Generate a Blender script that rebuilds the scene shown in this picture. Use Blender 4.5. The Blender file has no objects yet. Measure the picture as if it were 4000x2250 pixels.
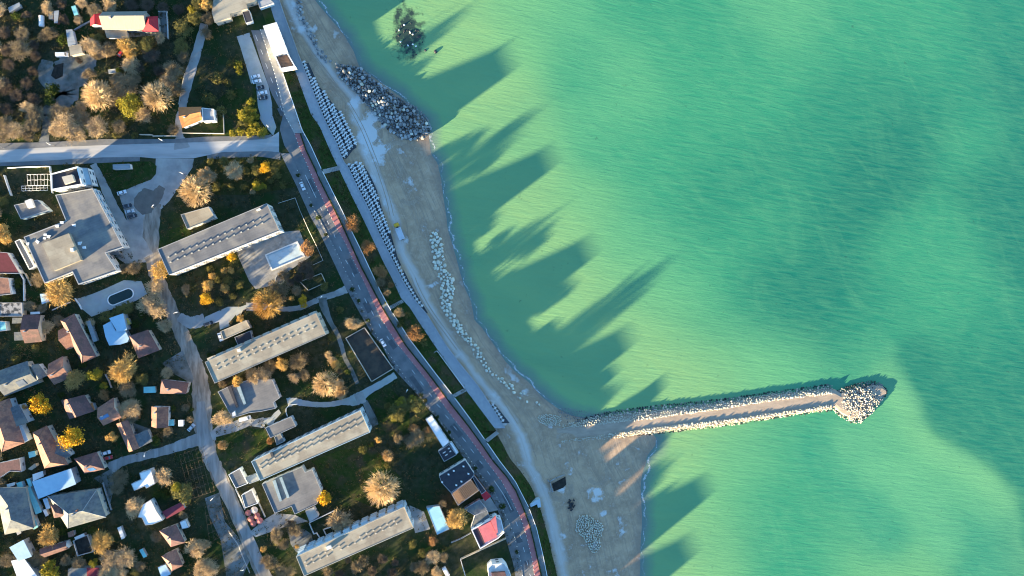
import bpy, math, random
import numpy as np
from mathutils import Vector, Matrix

rnd = random.Random(7)
scene = bpy.context.scene
COL = scene.collection
R = math.radians

# ------------------------------------------------------------------ camera, sky, sun, exposure
FPX, TILT, CAMH = 2664.0, R(6.4), 350.0          # focal length in photo pixels, tilt towards the sea, height over the land
cam_data = bpy.data.cameras.new('camera')
cam = bpy.data.objects.new('camera', cam_data)
COL.objects.link(cam)
cam.location = (0, 0, CAMH)
cam.rotation_euler = (0, -TILT, 0)
cam_data.sensor_width = 36
cam_data.lens = 36 * FPX / 4000
cam_data.clip_start = 1
cam_data.clip_end = 12000
scene.camera = cam

SUN_EL, SHADOW_DIR = R(7.0), R(36.8)             # low sun from the lower left, shadows run to the upper right
SUN_AZ = math.atan2(-math.cos(SHADOW_DIR), -math.sin(SHADOW_DIR))
world = bpy.data.worlds.new('World')
scene.world = world
world.use_nodes = True
wn = world.node_tree
bg = wn.nodes['Background']
sky = wn.nodes.new('ShaderNodeTexSky')
sky.sky_type = 'NISHITA'
sky.sun_disc = False
sky.sun_elevation = SUN_EL
sky.sun_rotation = SUN_AZ
sky.air_density = 1.0
sky.dust_density = 0.0
sky.ozone_density = 3.4
wn.links.new(sky.outputs[0], bg.inputs[0])
bg.inputs[1].default_value = 0.09
sun_data = bpy.data.lights.new('sun', 'SUN')
sun_data.energy = 5.0
sun_data.angle = R(0.8)
sun_data.color = (1.0, 0.78, 0.46)
sun = bpy.data.objects.new('sun', sun_data)
COL.objects.link(sun)
sdir = Vector((math.cos(SHADOW_DIR) * math.cos(SUN_EL), math.sin(SHADOW_DIR) * math.cos(SUN_EL), -math.sin(SUN_EL)))
sun.rotation_euler = sdir.to_track_quat('-Z', 'Y').to_euler()
vs = scene.view_settings
vs.view_transform = 'Standard'
vs.look = 'None'
vs.exposure = 2.95
vs.gamma = 1.0
vs.use_curve_mapping = False
scene.cycles.filter_width = 1.1
scene.cycles.max_bounces = 4
scene.cycles.diffuse_bounces = 2
scene.cycles.glossy_bounces = 2
scene.cycles.transparent_max_bounces = 8

# ------------------------------------------------------------------ photo pixel -> point of the place at height z
CT, ST = math.cos(TILT), math.sin(TILT)
def P(px, py, z=0.0):
    x, y = (px - 2000) / FPX, -(py - 1125) / FPX
    dx, dy, dz = x * CT + ST, y, x * ST - CT
    k = (z - CAMH) / dz
    return (dx * k, dy * k, z)
TILES = dict(a=(0, 0), b=(800, 0), c=(0, 450), d=(800, 450), e=(0, 900), f=(800, 900), g=(0, 1350), h=(800, 1350), i=(0, 1800),
             j=(800, 1800), k=(1600, 1350), l=(1600, 1800), m=(1400, 0), n=(1400, 450), o=(1400, 900), p=(2800, 1350), q=(2000, 1350), r=(2000, 1800))
def t(tile, u, v):
    if tile == 'w':
        return (u / 0.644, v / 0.644)
    if tile == 's':
        return (u, v)
    ox, oy = TILES[tile]
    return (ox + u / 3.22, oy + v / 3.22)
def G(txt):
    """'a 10,20 30,40 b 5,6' -> photo pixels"""
    out, tile = [], 's'
    for w in txt.split():
        if len(w) == 1:
            tile = w
        else:
            u, v = w.split(',')
            out.append(t(tile, float(u), float(v)))
    return out
def W(pts, z=0.0):
    return [P(x, y, z) for x, y in pts]

# ------------------------------------------------------------------ object helpers
def tag(o, label=None, cat=None, group=None, kind=None):
    if label: o['label'] = label
    if cat: o['category'] = cat
    if group: o['group'] = group
    if kind: o['kind'] = kind
    return o
def empty(name, loc, rz=0.0):
    o = bpy.data.objects.new(name, None)
    o.empty_display_size = 0.5
    COL.objects.link(o)
    o.location = loc
    o.rotation_euler = (0, 0, rz)
    return o
def put(name, mesh, parent=None, loc=(0, 0, 0), rz=0.0, sc=(1, 1, 1)):
    o = bpy.data.objects.new(name, mesh)
    COL.objects.link(o)
    o.parent = parent
    o.location = loc
    o.rotation_euler = (0, 0, rz)
    o.scale = sc
    return o
class MB:
    def __init__(s):
        s.v, s.f = [], []
    def add(s, vs_, fs):
        n = len(s.v)
        s.v += [tuple(x) for x in vs_]
        s.f += [tuple(i + n for i in f) for f in fs]
    def box(s, c, size, rz=0.0, taper=1.0):
        hx, hy, hz = size[0] / 2, size[1] / 2, size[2] / 2
        ca, sa = math.cos(rz), math.sin(rz)
        vv = []
        for z, k in ((-hz, 1.0), (hz, taper)):
            for x, y in ((-hx, -hy), (hx, -hy), (hx, hy), (-hx, hy)):
                x, y = x * k, y * k
                vv.append((c[0] + x * ca - y * sa, c[1] + x * sa + y * ca, c[2] + z))
        s.add(vv, [(0, 3, 2, 1), (4, 5, 6, 7), (0, 1, 5, 4), (1, 2, 6, 5), (2, 3, 7, 6), (3, 0, 4, 7)])
    def prism(s, pts, z0, z1, cap=True, bottom=False):
        n = len(pts)
        area = sum(pts[i][0] * pts[(i + 1) % n][1] - pts[(i + 1) % n][0] * pts[i][1] for i in range(n))
        if area < 0:
            pts = pts[::-1]
        vv = [(p[0], p[1], z0) for p in pts] + [(p[0], p[1], z1) for p in pts]
        fs = [(i, (i + 1) % n, n + (i + 1) % n, n + i) for i in range(n)]
        if cap: fs.append(tuple(range(n, 2 * n)))
        if bottom: fs.append(tuple(range(n - 1, -1, -1)))
        s.add(vv, fs)
    def face(s, pts):
        s.add(pts, [tuple(range(len(pts)))])
    def tube(s, a, b, r0, r1, n=5, cap=True):
        a, b = Vector(a), Vector(b)
        d = (b - a)
        if d.length < 1e-6: return
        d.normalize()
        u = d.cross(Vector((0, 0, 1)))
        if u.length < 1e-3: u = d.cross(Vector((1, 0, 0)))
        u.normalize()
        w = d.cross(u)
        vv = []
        for p, r in ((a, r0), (b, r1)):
            for i in range(n):
                an = 2 * math.pi * i / n
                vv.append(p + u * (math.cos(an) * r) + w * (math.sin(an) * r))
        fs = [(i, (i + 1) % n, n + (i + 1) % n, n + i) for i in range(n)]
        if cap: fs += [tuple(range(n, 2 * n)), tuple(range(n - 1, -1, -1))]
        s.add(vv, fs)
    def mesh(s, name, mat, origin=(0, 0, 0), smooth=False):
        m = bpy.data.meshes.new(name)
        ox, oy, oz = origin
        m.from_pydata([(x - ox, y - oy, z - oz) for x, y, z in s.v], [], s.f)
        m.materials.append(mat)
        if smooth:
            m.polygons.foreach_set('use_smooth', [True] * len(m.polygons))
        m.update()
        return m
    def build(s, name, mat, parent=None, smooth=False, local=False):
        org = (0, 0, 0) if parent is None or local else parent['_o'] if '_o' in parent else tuple(parent.location)
        o = put(name, s.mesh(name, mat, org, smooth), parent)
        return o
def single(name, mb, mat, label, cat, group=None, kind=None, smooth=False, origin=None):
    """a thing that is one mesh, its origin at its base"""
    if origin is None:
        a = np.array(mb.v)
        origin = ((a[:, 0].min() + a[:, 0].max()) / 2, (a[:, 1].min() + a[:, 1].max()) / 2, a[:, 2].min())
    o = put(name, mb.mesh(name, mat, origin, smooth), None, origin)
    return tag(o, label, cat, group, kind)
def structure(name, mb, mat, smooth=False):
    return tag(mb.build(name, mat, smooth=smooth), kind='structure')
def inset(pts, d):
    n = len(pts)
    area = sum(pts[i][0] * pts[(i + 1) % n][1] - pts[(i + 1) % n][0] * pts[i][1] for i in range(n))
    if area < 0: pts = pts[::-1]
    out = []
    for i in range(n):
        a, b, c = (Vector(pts[j % n][:2]) for j in (i - 1, i, i + 1))
        e1, e2 = (b - a).normalized(), (c - b).normalized()
        n1, n2 = Vector((-e1.y, e1.x)), Vector((-e2.y, e2.x))
        m = n1 + n2
        if m.length < 1e-4: m = n1
        m.normalize()
        k = d / max(0.35, m.dot(n1))
        q = b + m * k
        out.append((q.x, q.y))
    return out
def ccw(pts):
    n = len(pts)
    area = sum(pts[i][0] * pts[(i + 1) % n][1] - pts[(i + 1) % n][0] * pts[i][1] for i in range(n))
    return pts if area > 0 else pts[::-1]
def centre(pts):
    return (sum(p[0] for p in pts) / len(pts), sum(p[1] for p in pts) / len(pts))

# ------------------------------------------------------------------ materials
MATS = {}
def mat(name, c1, c2=None, scale=0.5, rough=0.9, rand=0.0, bump=0.0, bscale=None, detail=4.0, lo=0.35, hi=0.65, stretch=None, c3=None, scale3=0.06, lo3=0.45, hi3=0.65, spec=0.2, metal=0.0, coords='pos', rot=0.0, brick=None):
    if name in MATS: return MATS[name]
    m = bpy.data.materials.new(name)
    m.use_nodes = True
    nt = m.node_tree
    N, L = nt.nodes, nt.links
    b = N['Principled BSDF']
    b.inputs['Roughness'].default_value = rough
    b.inputs['Metallic'].default_value = metal
    b.inputs['Specular IOR Level'].default_value = spec
    c4 = lambda c: (c[0], c[1], c[2], 1)
    b.inputs['Base Color'].default_value = c4(c1)
    geo = N.new('ShaderNodeNewGeometry')
    pos = geo.outputs['Position']
    if coords == 'uv':
        uvn = N.new('ShaderNodeUVMap')
        pos = uvn.outputs[0]
    if coords == 'obj':
        pos = N.new('ShaderNodeTexCoord').outputs['Object']
    if stretch:
        mp = N.new('ShaderNodeMapping')
        mp.inputs['Rotation'].default_value = (0, 0, rot)
        mp.inputs['Scale'].default_value = stretch
        L.new(pos, mp.inputs[0])
        pos = mp.outputs[0]
    def noise(sc, det=detail, p=pos):
        n = N.new('ShaderNodeTexNoise')
        n.inputs['Scale'].default_value = sc
        n.inputs['Detail'].default_value = det
        n.inputs['Roughness'].default_value = 0.6
        L.new(p, n.inputs['Vector'])
        return n.outputs['Fac']
    def ramp(f, lo_, hi_):
        r = N.new('ShaderNodeMapRange')
        r.inputs['From Min'].default_value = lo_
        r.inputs['From Max'].default_value = hi_
        L.new(f, r.inputs['Value'])
        return r.outputs['Result']
    def mix(f, a, bb, mode='MIX'):
        x = N.new('ShaderNodeMix')
        x.data_type = 'RGBA'
        x.blend_type = mode
        if isinstance(f, float): x.inputs[0].default_value = f
        else: L.new(f, x.inputs[0])
        for s, i in ((a, 6), (bb, 7)):
            if isinstance(s, tuple): x.inputs[i].default_value = s
            else: L.new(s, x.inputs[i])
        return x.outputs[2]
    col = c4(c1)
    if c2: col = mix(ramp(noise(scale), lo, hi), c4(c1), c4(c2))
    if c3: col = mix(ramp(noise(scale3, 3.0), lo3, hi3), col, c4(c3))
    if brick:
        bt = N.new('ShaderNodeTexBrick')
        mp2 = N.new('ShaderNodeMapping'); mp2.inputs['Rotation'].default_value = (0, 0, R(brick[2]))
        L.new(geo.outputs['Position'], mp2.inputs[0]); L.new(mp2.outputs[0], bt.inputs['Vector'])
        bt.inputs['Scale'].default_value = 1.0
        bt.inputs['Brick Width'].default_value = brick[0]; bt.inputs['Row Height'].default_value = brick[1]
        bt.inputs['Mortar Size'].default_value = brick[3]; bt.inputs['Mortar Smooth'].default_value = 0.3
        bt.inputs['Color1'].default_value = (1, 1, 1, 1); bt.inputs['Color2'].default_value = (brick[5],) * 3 + (1,)
        bt.inputs['Mortar'].default_value = (brick[4],) * 3 + (1,)
        col = mix(1.0, col, bt.outputs['Color'], 'MULTIPLY')
    if rand:
        oi = N.new('ShaderNodeObjectInfo')
        r = N.new('ShaderNodeMapRange')
        r.inputs['To Min'].default_value = 1 - rand
        r.inputs['To Max'].default_value = 1 + rand
        L.new(oi.outputs['Random'], r.inputs['Value'])
        cc = N.new('ShaderNodeCombineColor')
        for i in range(3): L.new(r.outputs[0], cc.inputs[i])
        col = mix(1.0, col, cc.outputs[0], 'MULTIPLY')
    if not isinstance(col, tuple): L.new(col, b.inputs['Base Color'])
    if bump:
        bn = N.new('ShaderNodeBump')
        bn.inputs['Strength'].default_value = 1.0
        bn.inputs['Distance'].default_value = bump
        L.new(noise(bscale or scale * 2, 3.0), bn.inputs['Height'])
        L.new(bn.outputs[0], b.inputs['Normal'])
    m['_c'] = 1
    MATS[name] = m
    return m

M_GROUND = mat('ground_soil', (0.022, 0.032, 0.014), (0.062, 0.058, 0.033), scale=0.35, detail=8, bump=0.12, bscale=1.4, c3=(0.020, 0.042, 0.012), scale3=0.05, spec=0.05)
M_GRASS = mat('grass', (0.018, 0.042, 0.009), (0.042, 0.056, 0.016), scale=0.6, detail=8, bump=0.05, bscale=3.0, spec=0.05, c3=(0.060, 0.050, 0.028), scale3=0.09, lo3=0.5, hi3=0.64)
M_DRYGRASS = mat('dry_grass', (0.026, 0.038, 0.010), (0.060, 0.056, 0.020), scale=0.3, detail=8, bump=0.1, bscale=1.6, spec=0.05)
M_SOIL = mat('dark_soil', (0.022, 0.020, 0.018), (0.045, 0.040, 0.033), scale=0.5, detail=8, bump=0.06, bscale=2.0, spec=0.05)
M_ASPHALT = mat('asphalt', (0.125, 0.135, 0.14), (0.20, 0.20, 0.198), scale=0.18, detail=9, rough=0.85, c3=(0.135, 0.14, 0.145), scale3=0.05)
M_STREET = mat('worn_asphalt', (0.38, 0.38, 0.37), (0.46, 0.455, 0.44), scale=0.2, detail=8, rough=0.9, stretch=(0.25, 1.6, 1), c3=(0.33, 0.33, 0.32), scale3=0.15)
M_PAVE = mat('pavement', (0.16, 0.165, 0.165), (0.21, 0.21, 0.205), scale=0.5, detail=7, rough=0.9, c3=(0.13, 0.135, 0.14), scale3=0.08)
M_PAVE2 = mat('promenade_paving', (0.31, 0.325, 0.34), (0.37, 0.38, 0.385), scale=0.7, detail=8, rough=0.85, c3=(0.28, 0.295, 0.31), scale3=0.06)
M_CONC = mat('concrete', (0.33, 0.32, 0.30), (0.24, 0.235, 0.225), scale=0.22, detail=8, rough=0.9, c3=(0.38, 0.37, 0.34), scale3=0.10)
M_CONC2 = mat('pale_concrete', (0.38, 0.40, 0.37), (0.31, 0.33, 0.30), scale=0.3, detail=8, rough=0.9, c3=(0.34, 0.35, 0.36), scale3=0.08)
M_PINK = mat('pink_pavers', (0.47, 0.20, 0.19), (0.37, 0.135, 0.13), scale=0.12, detail=7, rough=0.85, c3=(0.42, 0.18, 0.175), scale3=0.5)
M_DIRT = mat('packed_dirt', (0.27, 0.23, 0.185), (0.145, 0.125, 0.10), scale=0.25, detail=8, stretch=(2.2, 0.5, 1), rot=0.2, c3=(0.34, 0.30, 0.25), scale3=0.2)
M_LANE = mat('worn_lane', (0.27, 0.265, 0.25), (0.19, 0.185, 0.175), scale=0.3, detail=9, stretch=(2.4, 0.35, 1), rot=0.45, c3=(0.33, 0.325, 0.31), scale3=0.12)
M_STAINC = mat('stained_concrete', (0.34, 0.33, 0.305), (0.16, 0.158, 0.15), scale=0.35, detail=10, c3=(0.25, 0.245, 0.23), scale3=0.1)
M_ROOFGLASS = mat('roof_glazing', (0.30, 0.38, 0.40), (0.22, 0.29, 0.31), scale=0.6, rough=0.4, spec=0.4)
M_ROCKJ = mat('jetty_rock', (0.54, 0.49, 0.385), (0.36, 0.335, 0.27), scale=0.4, rough=0.95, detail=6, bump=0.05, bscale=2.0)
M_MUD = mat('bare_mud', (0.13, 0.115, 0.10), (0.17, 0.15, 0.13), scale=0.3, detail=8)
M_GRAVEL = mat('rough_ground', (0.16, 0.165, 0.15), (0.085, 0.09, 0.075), scale=0.35, detail=9, c3=(0.22, 0.225, 0.215), scale3=0.09)
M_PAINT = mat('road_paint', (0.72, 0.72, 0.70), (0.6, 0.6, 0.58), scale=1.5, rough=0.7)
M_WHITE = mat('white_paint', (0.78, 0.78, 0.76), (0.68, 0.68, 0.66), scale=0.4, rough=0.7, detail=6)
M_WALLW = mat('white_render', (0.66, 0.65, 0.62), (0.54, 0.53, 0.50), scale=0.3, rough=0.9, detail=7)
M_WALLB = mat('cream_render', (0.52, 0.47, 0.38), (0.42, 0.38, 0.31), scale=0.3, rough=0.9, detail=7)
M_WALLG = mat('grey_render', (0.36, 0.37, 0.38), (0.28, 0.29, 0.30), scale=0.3, rough=0.9, detail=7)
M_WALLC = mat('pale_blue_render', (0.46, 0.56, 0.60), (0.38, 0.47, 0.52), scale=0.3, rough=0.9, detail=7)
M_WALLR = mat('brick_wall', (0.30, 0.14, 0.09), (0.22, 0.11, 0.08), scale=0.8, rough=0.9)
M_BITUM = mat('bitumen_roof', (0.205, 0.20, 0.195), (0.125, 0.127, 0.132), scale=0.14, rough=0.85, detail=10, c3=(0.24, 0.225, 0.20), scale3=0.09, lo3=0.5, hi3=0.62, bump=0.01, bscale=2, brick=(9.0, 1.1, -23, 0.05, 0.8, 0.93))
M_BITUM2 = mat('sandy_roof', (0.32, 0.28, 0.21), (0.235, 0.205, 0.16), scale=0.12, rough=0.85, detail=10, c3=(0.36, 0.325, 0.25), scale3=0.1, lo3=0.48, hi3=0.6, brick=(8.0, 2.2, -23, 0.06, 0.78, 0.94))
M_DARKROOF = mat('dark_felt_roof', (0.035, 0.036, 0.045), (0.05, 0.05, 0.058), scale=0.4, rough=0.8, detail=7)
M_SLATE = mat('slate_roof', (0.145, 0.16, 0.165), (0.09, 0.10, 0.11), scale=0.7, rough=0.8, detail=9, c3=(0.19, 0.19, 0.165), scale3=0.15, lo3=.48, hi3=.6)
M_TILE = mat('terracotta_roof', (0.29, 0.155, 0.105), (0.20, 0.10, 0.075), scale=1.2, rough=0.85, detail=9, rand=0.18, c3=(0.15, 0.085, 0.07), scale3=0.25, lo3=0.5, hi3=0.6)
M_TILEB = mat('brown_tile_roof', (0.175, 0.095, 0.085), (0.12, 0.068, 0.064), scale=1.2, rough=0.85, detail=9, rand=0.18, c3=(0.10, 0.065, 0.06), scale3=0.25, lo3=0.5, hi3=0.6)
M_TILEO = mat('orange_roof', (0.50, 0.20, 0.075), (0.44, 0.165, 0.06), scale=0.6, rough=0.8, detail=7)
M_REDMETAL = mat('red_metal_roof', (0.42, 0.028, 0.04), (0.36, 0.022, 0.033), scale=0.5, rough=0.55, stretch=(3, 0.3, 1))
M_PINKROOF = mat('pink_roof', (0.56, 0.16, 0.17), (0.48, 0.13, 0.14), scale=0.4, rough=0.8)
M_BLUEMETAL = mat('pale_blue_metal', (0.36, 0.52, 0.62), (0.31, 0.46, 0.57), scale=0.4, rough=0.5, detail=6)
M_AQUA = mat('aqua_sheet', (0.22, 0.52, 0.52), (0.18, 0.44, 0.45), scale=0.5, rough=0.6)
M_GREYMETAL = mat('grey_sheet_metal', (0.30, 0.32, 0.33), (0.24, 0.255, 0.265), scale=0.5, rough=0.55, stretch=(0.3, 3, 1))
M_RUST = mat('rusty_boards', (0.30, 0.19, 0.12), (0.17, 0.10, 0.07), scale=0.9, rough=0.9, stretch=(0.3, 3, 1), rot=0.6)
M_GLASS = mat('window_glass', (0.10, 0.12, 0.14), (0.15, 0.17, 0.19), scale=0.6, rough=0.12, spec=0.5)
M_SOLAR = mat('blue_panel', (0.05, 0.13, 0.28), (0.07, 0.17, 0.34), scale=0.8, rough=0.25, spec=0.5)
M_DARKMETAL = mat('dark_metal', (0.05, 0.052, 0.055), (0.07, 0.07, 0.072), scale=1.0, rough=0.6)
M_WOOD = mat('wood', (0.16, 0.11, 0.07), (0.11, 0.075, 0.05), scale=1.5, rough=0.9)
M_BARK = mat('bark', (0.105, 0.075, 0.05), (0.075, 0.055, 0.04), scale=2.0, rough=0.95)
M_ROCK = mat('pale_rock', (0.72, 0.68, 0.56), (0.54, 0.51, 0.42), scale=0.5, rough=0.95, rand=0.15, detail=6, bump=0.05, bscale=2.0, c3=(0.52, 0.51, 0.38), scale3=0.4)
M_ROCKD = mat('grey_rock', (0.38, 0.38, 0.365), (0.17, 0.175, 0.175), scale=0.35, rough=0.95, rand=0.35, detail=6, bump=0.05, bscale=2.0)
M_ROCKK = mat('dark_wet_rock', (0.028, 0.032, 0.036), (0.05, 0.052, 0.055), scale=0.9, rough=0.5, rand=0.2)
M_TETRA = mat('cast_concrete', (0.74, 0.74, 0.71), (0.62, 0.62, 0.60), scale=0.8, rough=0.9, rand=0.08, detail=6)
M_CARW = mat('white_car_paint', (0.75, 0.76, 0.77), (0.72, 0.73, 0.74), scale=1, rough=0.25, spec=0.5)
M_CARS = mat('silver_car_paint', (0.50, 0.52, 0.54), (0.47, 0.49, 0.51), scale=1, rough=0.25, spec=0.5)
M_CARK = mat('dark_car_paint', (0.025, 0.028, 0.035), (0.03, 0.033, 0.04), scale=1, rough=0.25, spec=0.5)
M_CARR = mat('red_car_paint', (0.45, 0.03, 0.03), (0.42, 0.027, 0.027), scale=1, rough=0.3, spec=0.5)
M_YELLOW = mat('yellow_paint', (0.55, 0.36, 0.04), (0.5, 0.32, 0.035), scale=1, rough=0.5)
M_TYRE = mat('tyre_rubber', (0.02, 0.02, 0.02), (0.03, 0.03, 0.03), scale=3, rough=0.9)
M_POOLW = mat('pool_water', (0.012, 0.03, 0.028), (0.016, 0.036, 0.032), scale=0.3, rough=0.15, spec=0.4)
M_HEDGE = mat('hedge_leaves', (0.018, 0.030, 0.012), (0.05, 0.055, 0.018), scale=1.2, rough=0.95, spec=0.05)
M_UMB = mat('red_canvas', (0.42, 0.15, 0.13), (0.36, 0.12, 0.105), scale=0.8, rough=0.9, rand=0.2)
M_UMBP = mat('pale_canvas', (0.62, 0.5, 0.42), (0.55, 0.44, 0.37), scale=0.8, rough=0.9)
CROWN = dict(
    tan=mat('tan_twigs', (0.54, 0.39, 0.215), (0.38, 0.275, 0.155), scale=0.4, rand=0.15, spec=0.02),
    pale=mat('pale_twigs', (0.68, 0.51, 0.30), (0.55, 0.41, 0.235), scale=0.4, rand=0.10, spec=0.02),
    brown=mat('brown_twigs', (0.27, 0.20, 0.115), (0.17, 0.13, 0.075), scale=0.4, rand=0.2, spec=0.02),
    purple=mat('greyish_twigs', (0.125, 0.092, 0.066), (0.085, 0.066, 0.048), scale=0.4, rand=0.2, spec=0.02),
    gold=mat('golden_twigs', (0.55, 0.35, 0.11), (0.42, 0.27, 0.095), scale=0.4, rand=0.12, spec=0.02),
    yellow=mat('yellow_leaves', (0.58, 0.33, 0.022), (0.50, 0.30, 0.035), scale=0.5, rand=0.1, spec=0.02),
    orange=mat('orange_leaves', (0.36, 0.19, 0.075), (0.27, 0.145, 0.065), scale=0.5, rand=0.15, spec=0.02),
    olive=mat('olive_leaves', (0.155, 0.135, 0.042), (0.105, 0.097, 0.035), scale=0.5, rand=0.2, spec=0.02),
    green=mat('green_leaves', (0.045, 0.066, 0.016), (0.065, 0.080, 0.020), scale=0.5, rand=0.2, spec=0.02),
    lime=mat('yellow_green_leaves', (0.30, 0.24, 0.03), (0.20, 0.18, 0.03), scale=0.5, rand=0.15, spec=0.02),
)
# ------------------------------------------------------------------ ground, roads, beach, sea
def edge(txt):
    p = sorted(G(txt), key=lambda q: q[1])
    ys, xs = [q[1] for q in p], [q[0] for q in p]
    def f(y):
        if y < ys[0]: return xs[0] + (xs[1] - xs[0]) / (ys[1] - ys[0]) * (y - ys[0])
        if y > ys[-1]: return xs[-1] + (xs[-1] - xs[-2]) / (ys[-1] - ys[-2]) * (y - ys[-1])
        return float(np.interp(y, ys, xs))
    return f
def cedge(txt):
    p = sorted(G(txt))
    xs, ys = [q[0] for q in p], [q[1] for q in p]
    return lambda x: float(np.interp(x, xs, ys))
F_ROADR = edge('b 640,200 690,370 880,950 1000,1449 d 1130,240 1150,300 1210,460 1300,660 1380,850 1500,1100 1620,1350 f 1760,150 1900,440 2060,770 2130,930 2230,1130 2400,1400 k 200,420 420,740 560,930 720,1120 960,1449 l 1150,250 1280,480 1400,730 1470,960 1540,1250 1570,1449')
F_ROADL = edge('b 560,330 590,400 800,1080 850,1200 d 985,0 940,170 1000,380 1080,500 1150,640 1230,830 1290,960 1390,1200 f 1560,60 1690,330 1890,740 1960,920 2080,1160 2210,1400 k 100,590 330,860 520,1120 680,1300 l 870,130 1080,400 1230,720 1320,920 1400,1250 1430,1449')
F_WALKL = edge('d 950,470 990,560 1090,760 1150,880 1240,1080 1330,1280 f 1430,0 1560,270 1750,680 1850,860 1960,1060 2100,1300 h 2230,0 2380,300 k 100,620 200,760 330,900 520,1160 l 700,0 1010,420 1110,620 1210,980 1300,1280 1330,1449')
F_PINKR = edge('d 1190,220 1260,430 1380,680 1430,800 1560,1060 1680,1300 f 1750,0 1960,460 2210,940 2310,1110 2520,1449 k 280,420 470,680 730,1010 890,1230 1040,1449 l 1220,210 1330,380 1420,590 1500,800 1560,1040 1650,1449')
F_WALL = edge('b 970,890 1160,1449 d 1220,180 1330,380 1470,690 1560,870 1650,1050 1740,1230 1840,1449 f 1950,220 2200,750 2330,990 2576,1370 k 340,370 560,650 760,920 950,1190 1130,1449 l 1330,260 1500,590 1600,860 1680,1200 1730,1449')
F_PROML = edge('b 800,0 870,230 960,450 1140,900 1230,1150 1340,1449 d 1440,130 1500,270 1600,500 1690,680 1840,1000 1960,1240 2060,1449 o 250,260 310,390 420,600 490,750 540,860 640,960 760,1150 960,1449 k 690,535 1085,1060 1110,1130 1290,1449 l 1440,180 1560,370 1660,650 1760,1000 1860,1449')
F_PROMR = edge('b 930,0 990,180 1100,480 1170,680 1260,900 1370,1180 1480,1449 d 1560,170 1640,320 1740,580 1800,650 1900,870 2000,1060 2100,1270 o 240,0 400,320 560,640 700,870 860,1060 1100,1449 k 600,190 880,540 1010,740 1200,1040')
F_INNER = lambda y: F_PROMR(y) if y < 1660 else (F_PROML(y) if y > 1700 else F_PROMR(y) + (F_PROML(y) - F_PROMR(y)) * (y - 1660) / 40)
F_SHORE = edge('b 1400,20 1540,190 1740,420 1870,640 1940,830 2030,910 m 300,1050 560,1240 700,1400 n 860,60 890,250 920,500 1000,600 1040,800 1090,1150 1130,1449 o 1190,200 1250,420 1330,700 1420,900 1460,1130 1560,1230 1700,1430 k 1200,190 1330,330 1500,460 1680,660 1850,780 2000,870 q 1810,1130 1810,1260 1700,1400 r 1680,50 1620,280 1630,480 1640,700 1620,1100 1610,1449')
Z_PROM, Z_BEACH, Z_SEA = -2.6, -4.7, -6.0

def grid_mesh(name, rows, mat_, uv=None):
    nr, nc = len(rows), len(rows[0])
    vv = [p for r_ in rows for p in r_]
    ff = [(i * nc + j, (i + 1) * nc + j, (i + 1) * nc + j + 1, i * nc + j + 1) for i in range(nr - 1) for j in range(nc - 1)]
    m = bpy.data.meshes.new(name)
    m.from_pydata(vv, [], ff)
    m.materials.append(mat_)
    m.update()
    return m
def rowstrip(name, fl, fr, y0, y1, zl, zr, mat_, cols=1, step=20, kind='structure', skirt=0.0):
    ys = list(np.arange(y0, y1, step)) + [y1]
    rows = []
    for y in ys:
        row = []
        if skirt: row.append(P(fl(y), y, zl - skirt))
        for c in range(cols + 1):
            u = c / cols
            z = zl + (zr - zl) * u
            row.append(P(fl(y) + (fr(y) - fl(y)) * u, y, z))
        if skirt: row.append(P(fr(y), y, zr - skirt))
        rows.append(row)
    o = put(name, grid_mesh(name, rows, mat_))
    return tag(o, kind=kind)
def colstrip(name, ft, fb, x0, x1, z, mat_, step=20, skirt=0.0):
    xs = list(np.arange(x0, x1, step)) + [x1]
    rows = []
    for x in xs:
        row = [P(x, ft(x), z), P(x, fb(x), z)]
        if skirt: row = [P(x, ft(x), z - skirt)] + row + [P(x, fb(x), z - skirt)]
        rows.append(row)
    return tag(put(name, grid_mesh(name, rows, mat_)), kind='structure')
EXCL, LANES, ZN = [], [], [0]
def sheet(name, pts, z, mat_, kind='structure'):
    if name not in ('lawn', 'lit_meadow', 'dry_lawn', 'yard', 'gravel_yard'): EXCL.append(pts)
    ZN[0] += 1; z += 0.002 * ZN[0]
    mb = MB()
    mb.face(ccw(W(pts, z)))
    return tag(mb.build(name, mat_), kind=kind)
def slab(name, pts, z0, z1, mat_):
    EXCL.append(pts)
    mb = MB()
    mb.prism(W(pts, z1), z0, z1)
    return structure(name, mb, mat_)
def lane(name, pts, widths, z, mat_, sub=6):
    """a lane of varying width (metres) along a line given in photo pixels"""
    ZN[0] += 1; z += 0.002 * ZN[0]
    q = [Vector(P(x, y, z)) for x, y in pts]
    ws = widths if isinstance(widths, (list, tuple)) else [widths] * len(q)
    pts_, wid = [], []
    for i in range(len(q) - 1):
        p0, p1, p2, p3 = q[max(i - 1, 0)], q[i], q[i + 1], q[min(i + 2, len(q) - 1)]
        for k in range(sub):
            s = k / sub
            pts_.append(0.5 * ((2 * p1) + (p2 - p0) * s + (2 * p0 - 5 * p1 + 4 * p2 - p3) * s * s + (3 * p1 - p0 - 3 * p2 + p3) * s ** 3))
            wid.append(ws[i] * (1 - s) + ws[i + 1] * s)
    pts_.append(q[-1]); wid.append(ws[-1])
    LANES.extend((p.x, p.y, w_ / 2) for p, w_ in zip(pts_, wid))
    rows = []
    for i, p in enumerate(pts_):
        d = (pts_[min(i + 1, len(pts_) - 1)] - pts_[max(i - 1, 0)]).normalized()
        n = Vector((-d.y, d.x, 0)) * wid[i] / 2
        j = 1 + 0.12 * math.sin(i * 2.3) * math.sin(i * 0.7)
        rows.append([tuple(p + n * j), tuple(p - n * j)])
    return tag(put(name, grid_mesh(name, rows, mat_)), kind='structure')

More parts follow.
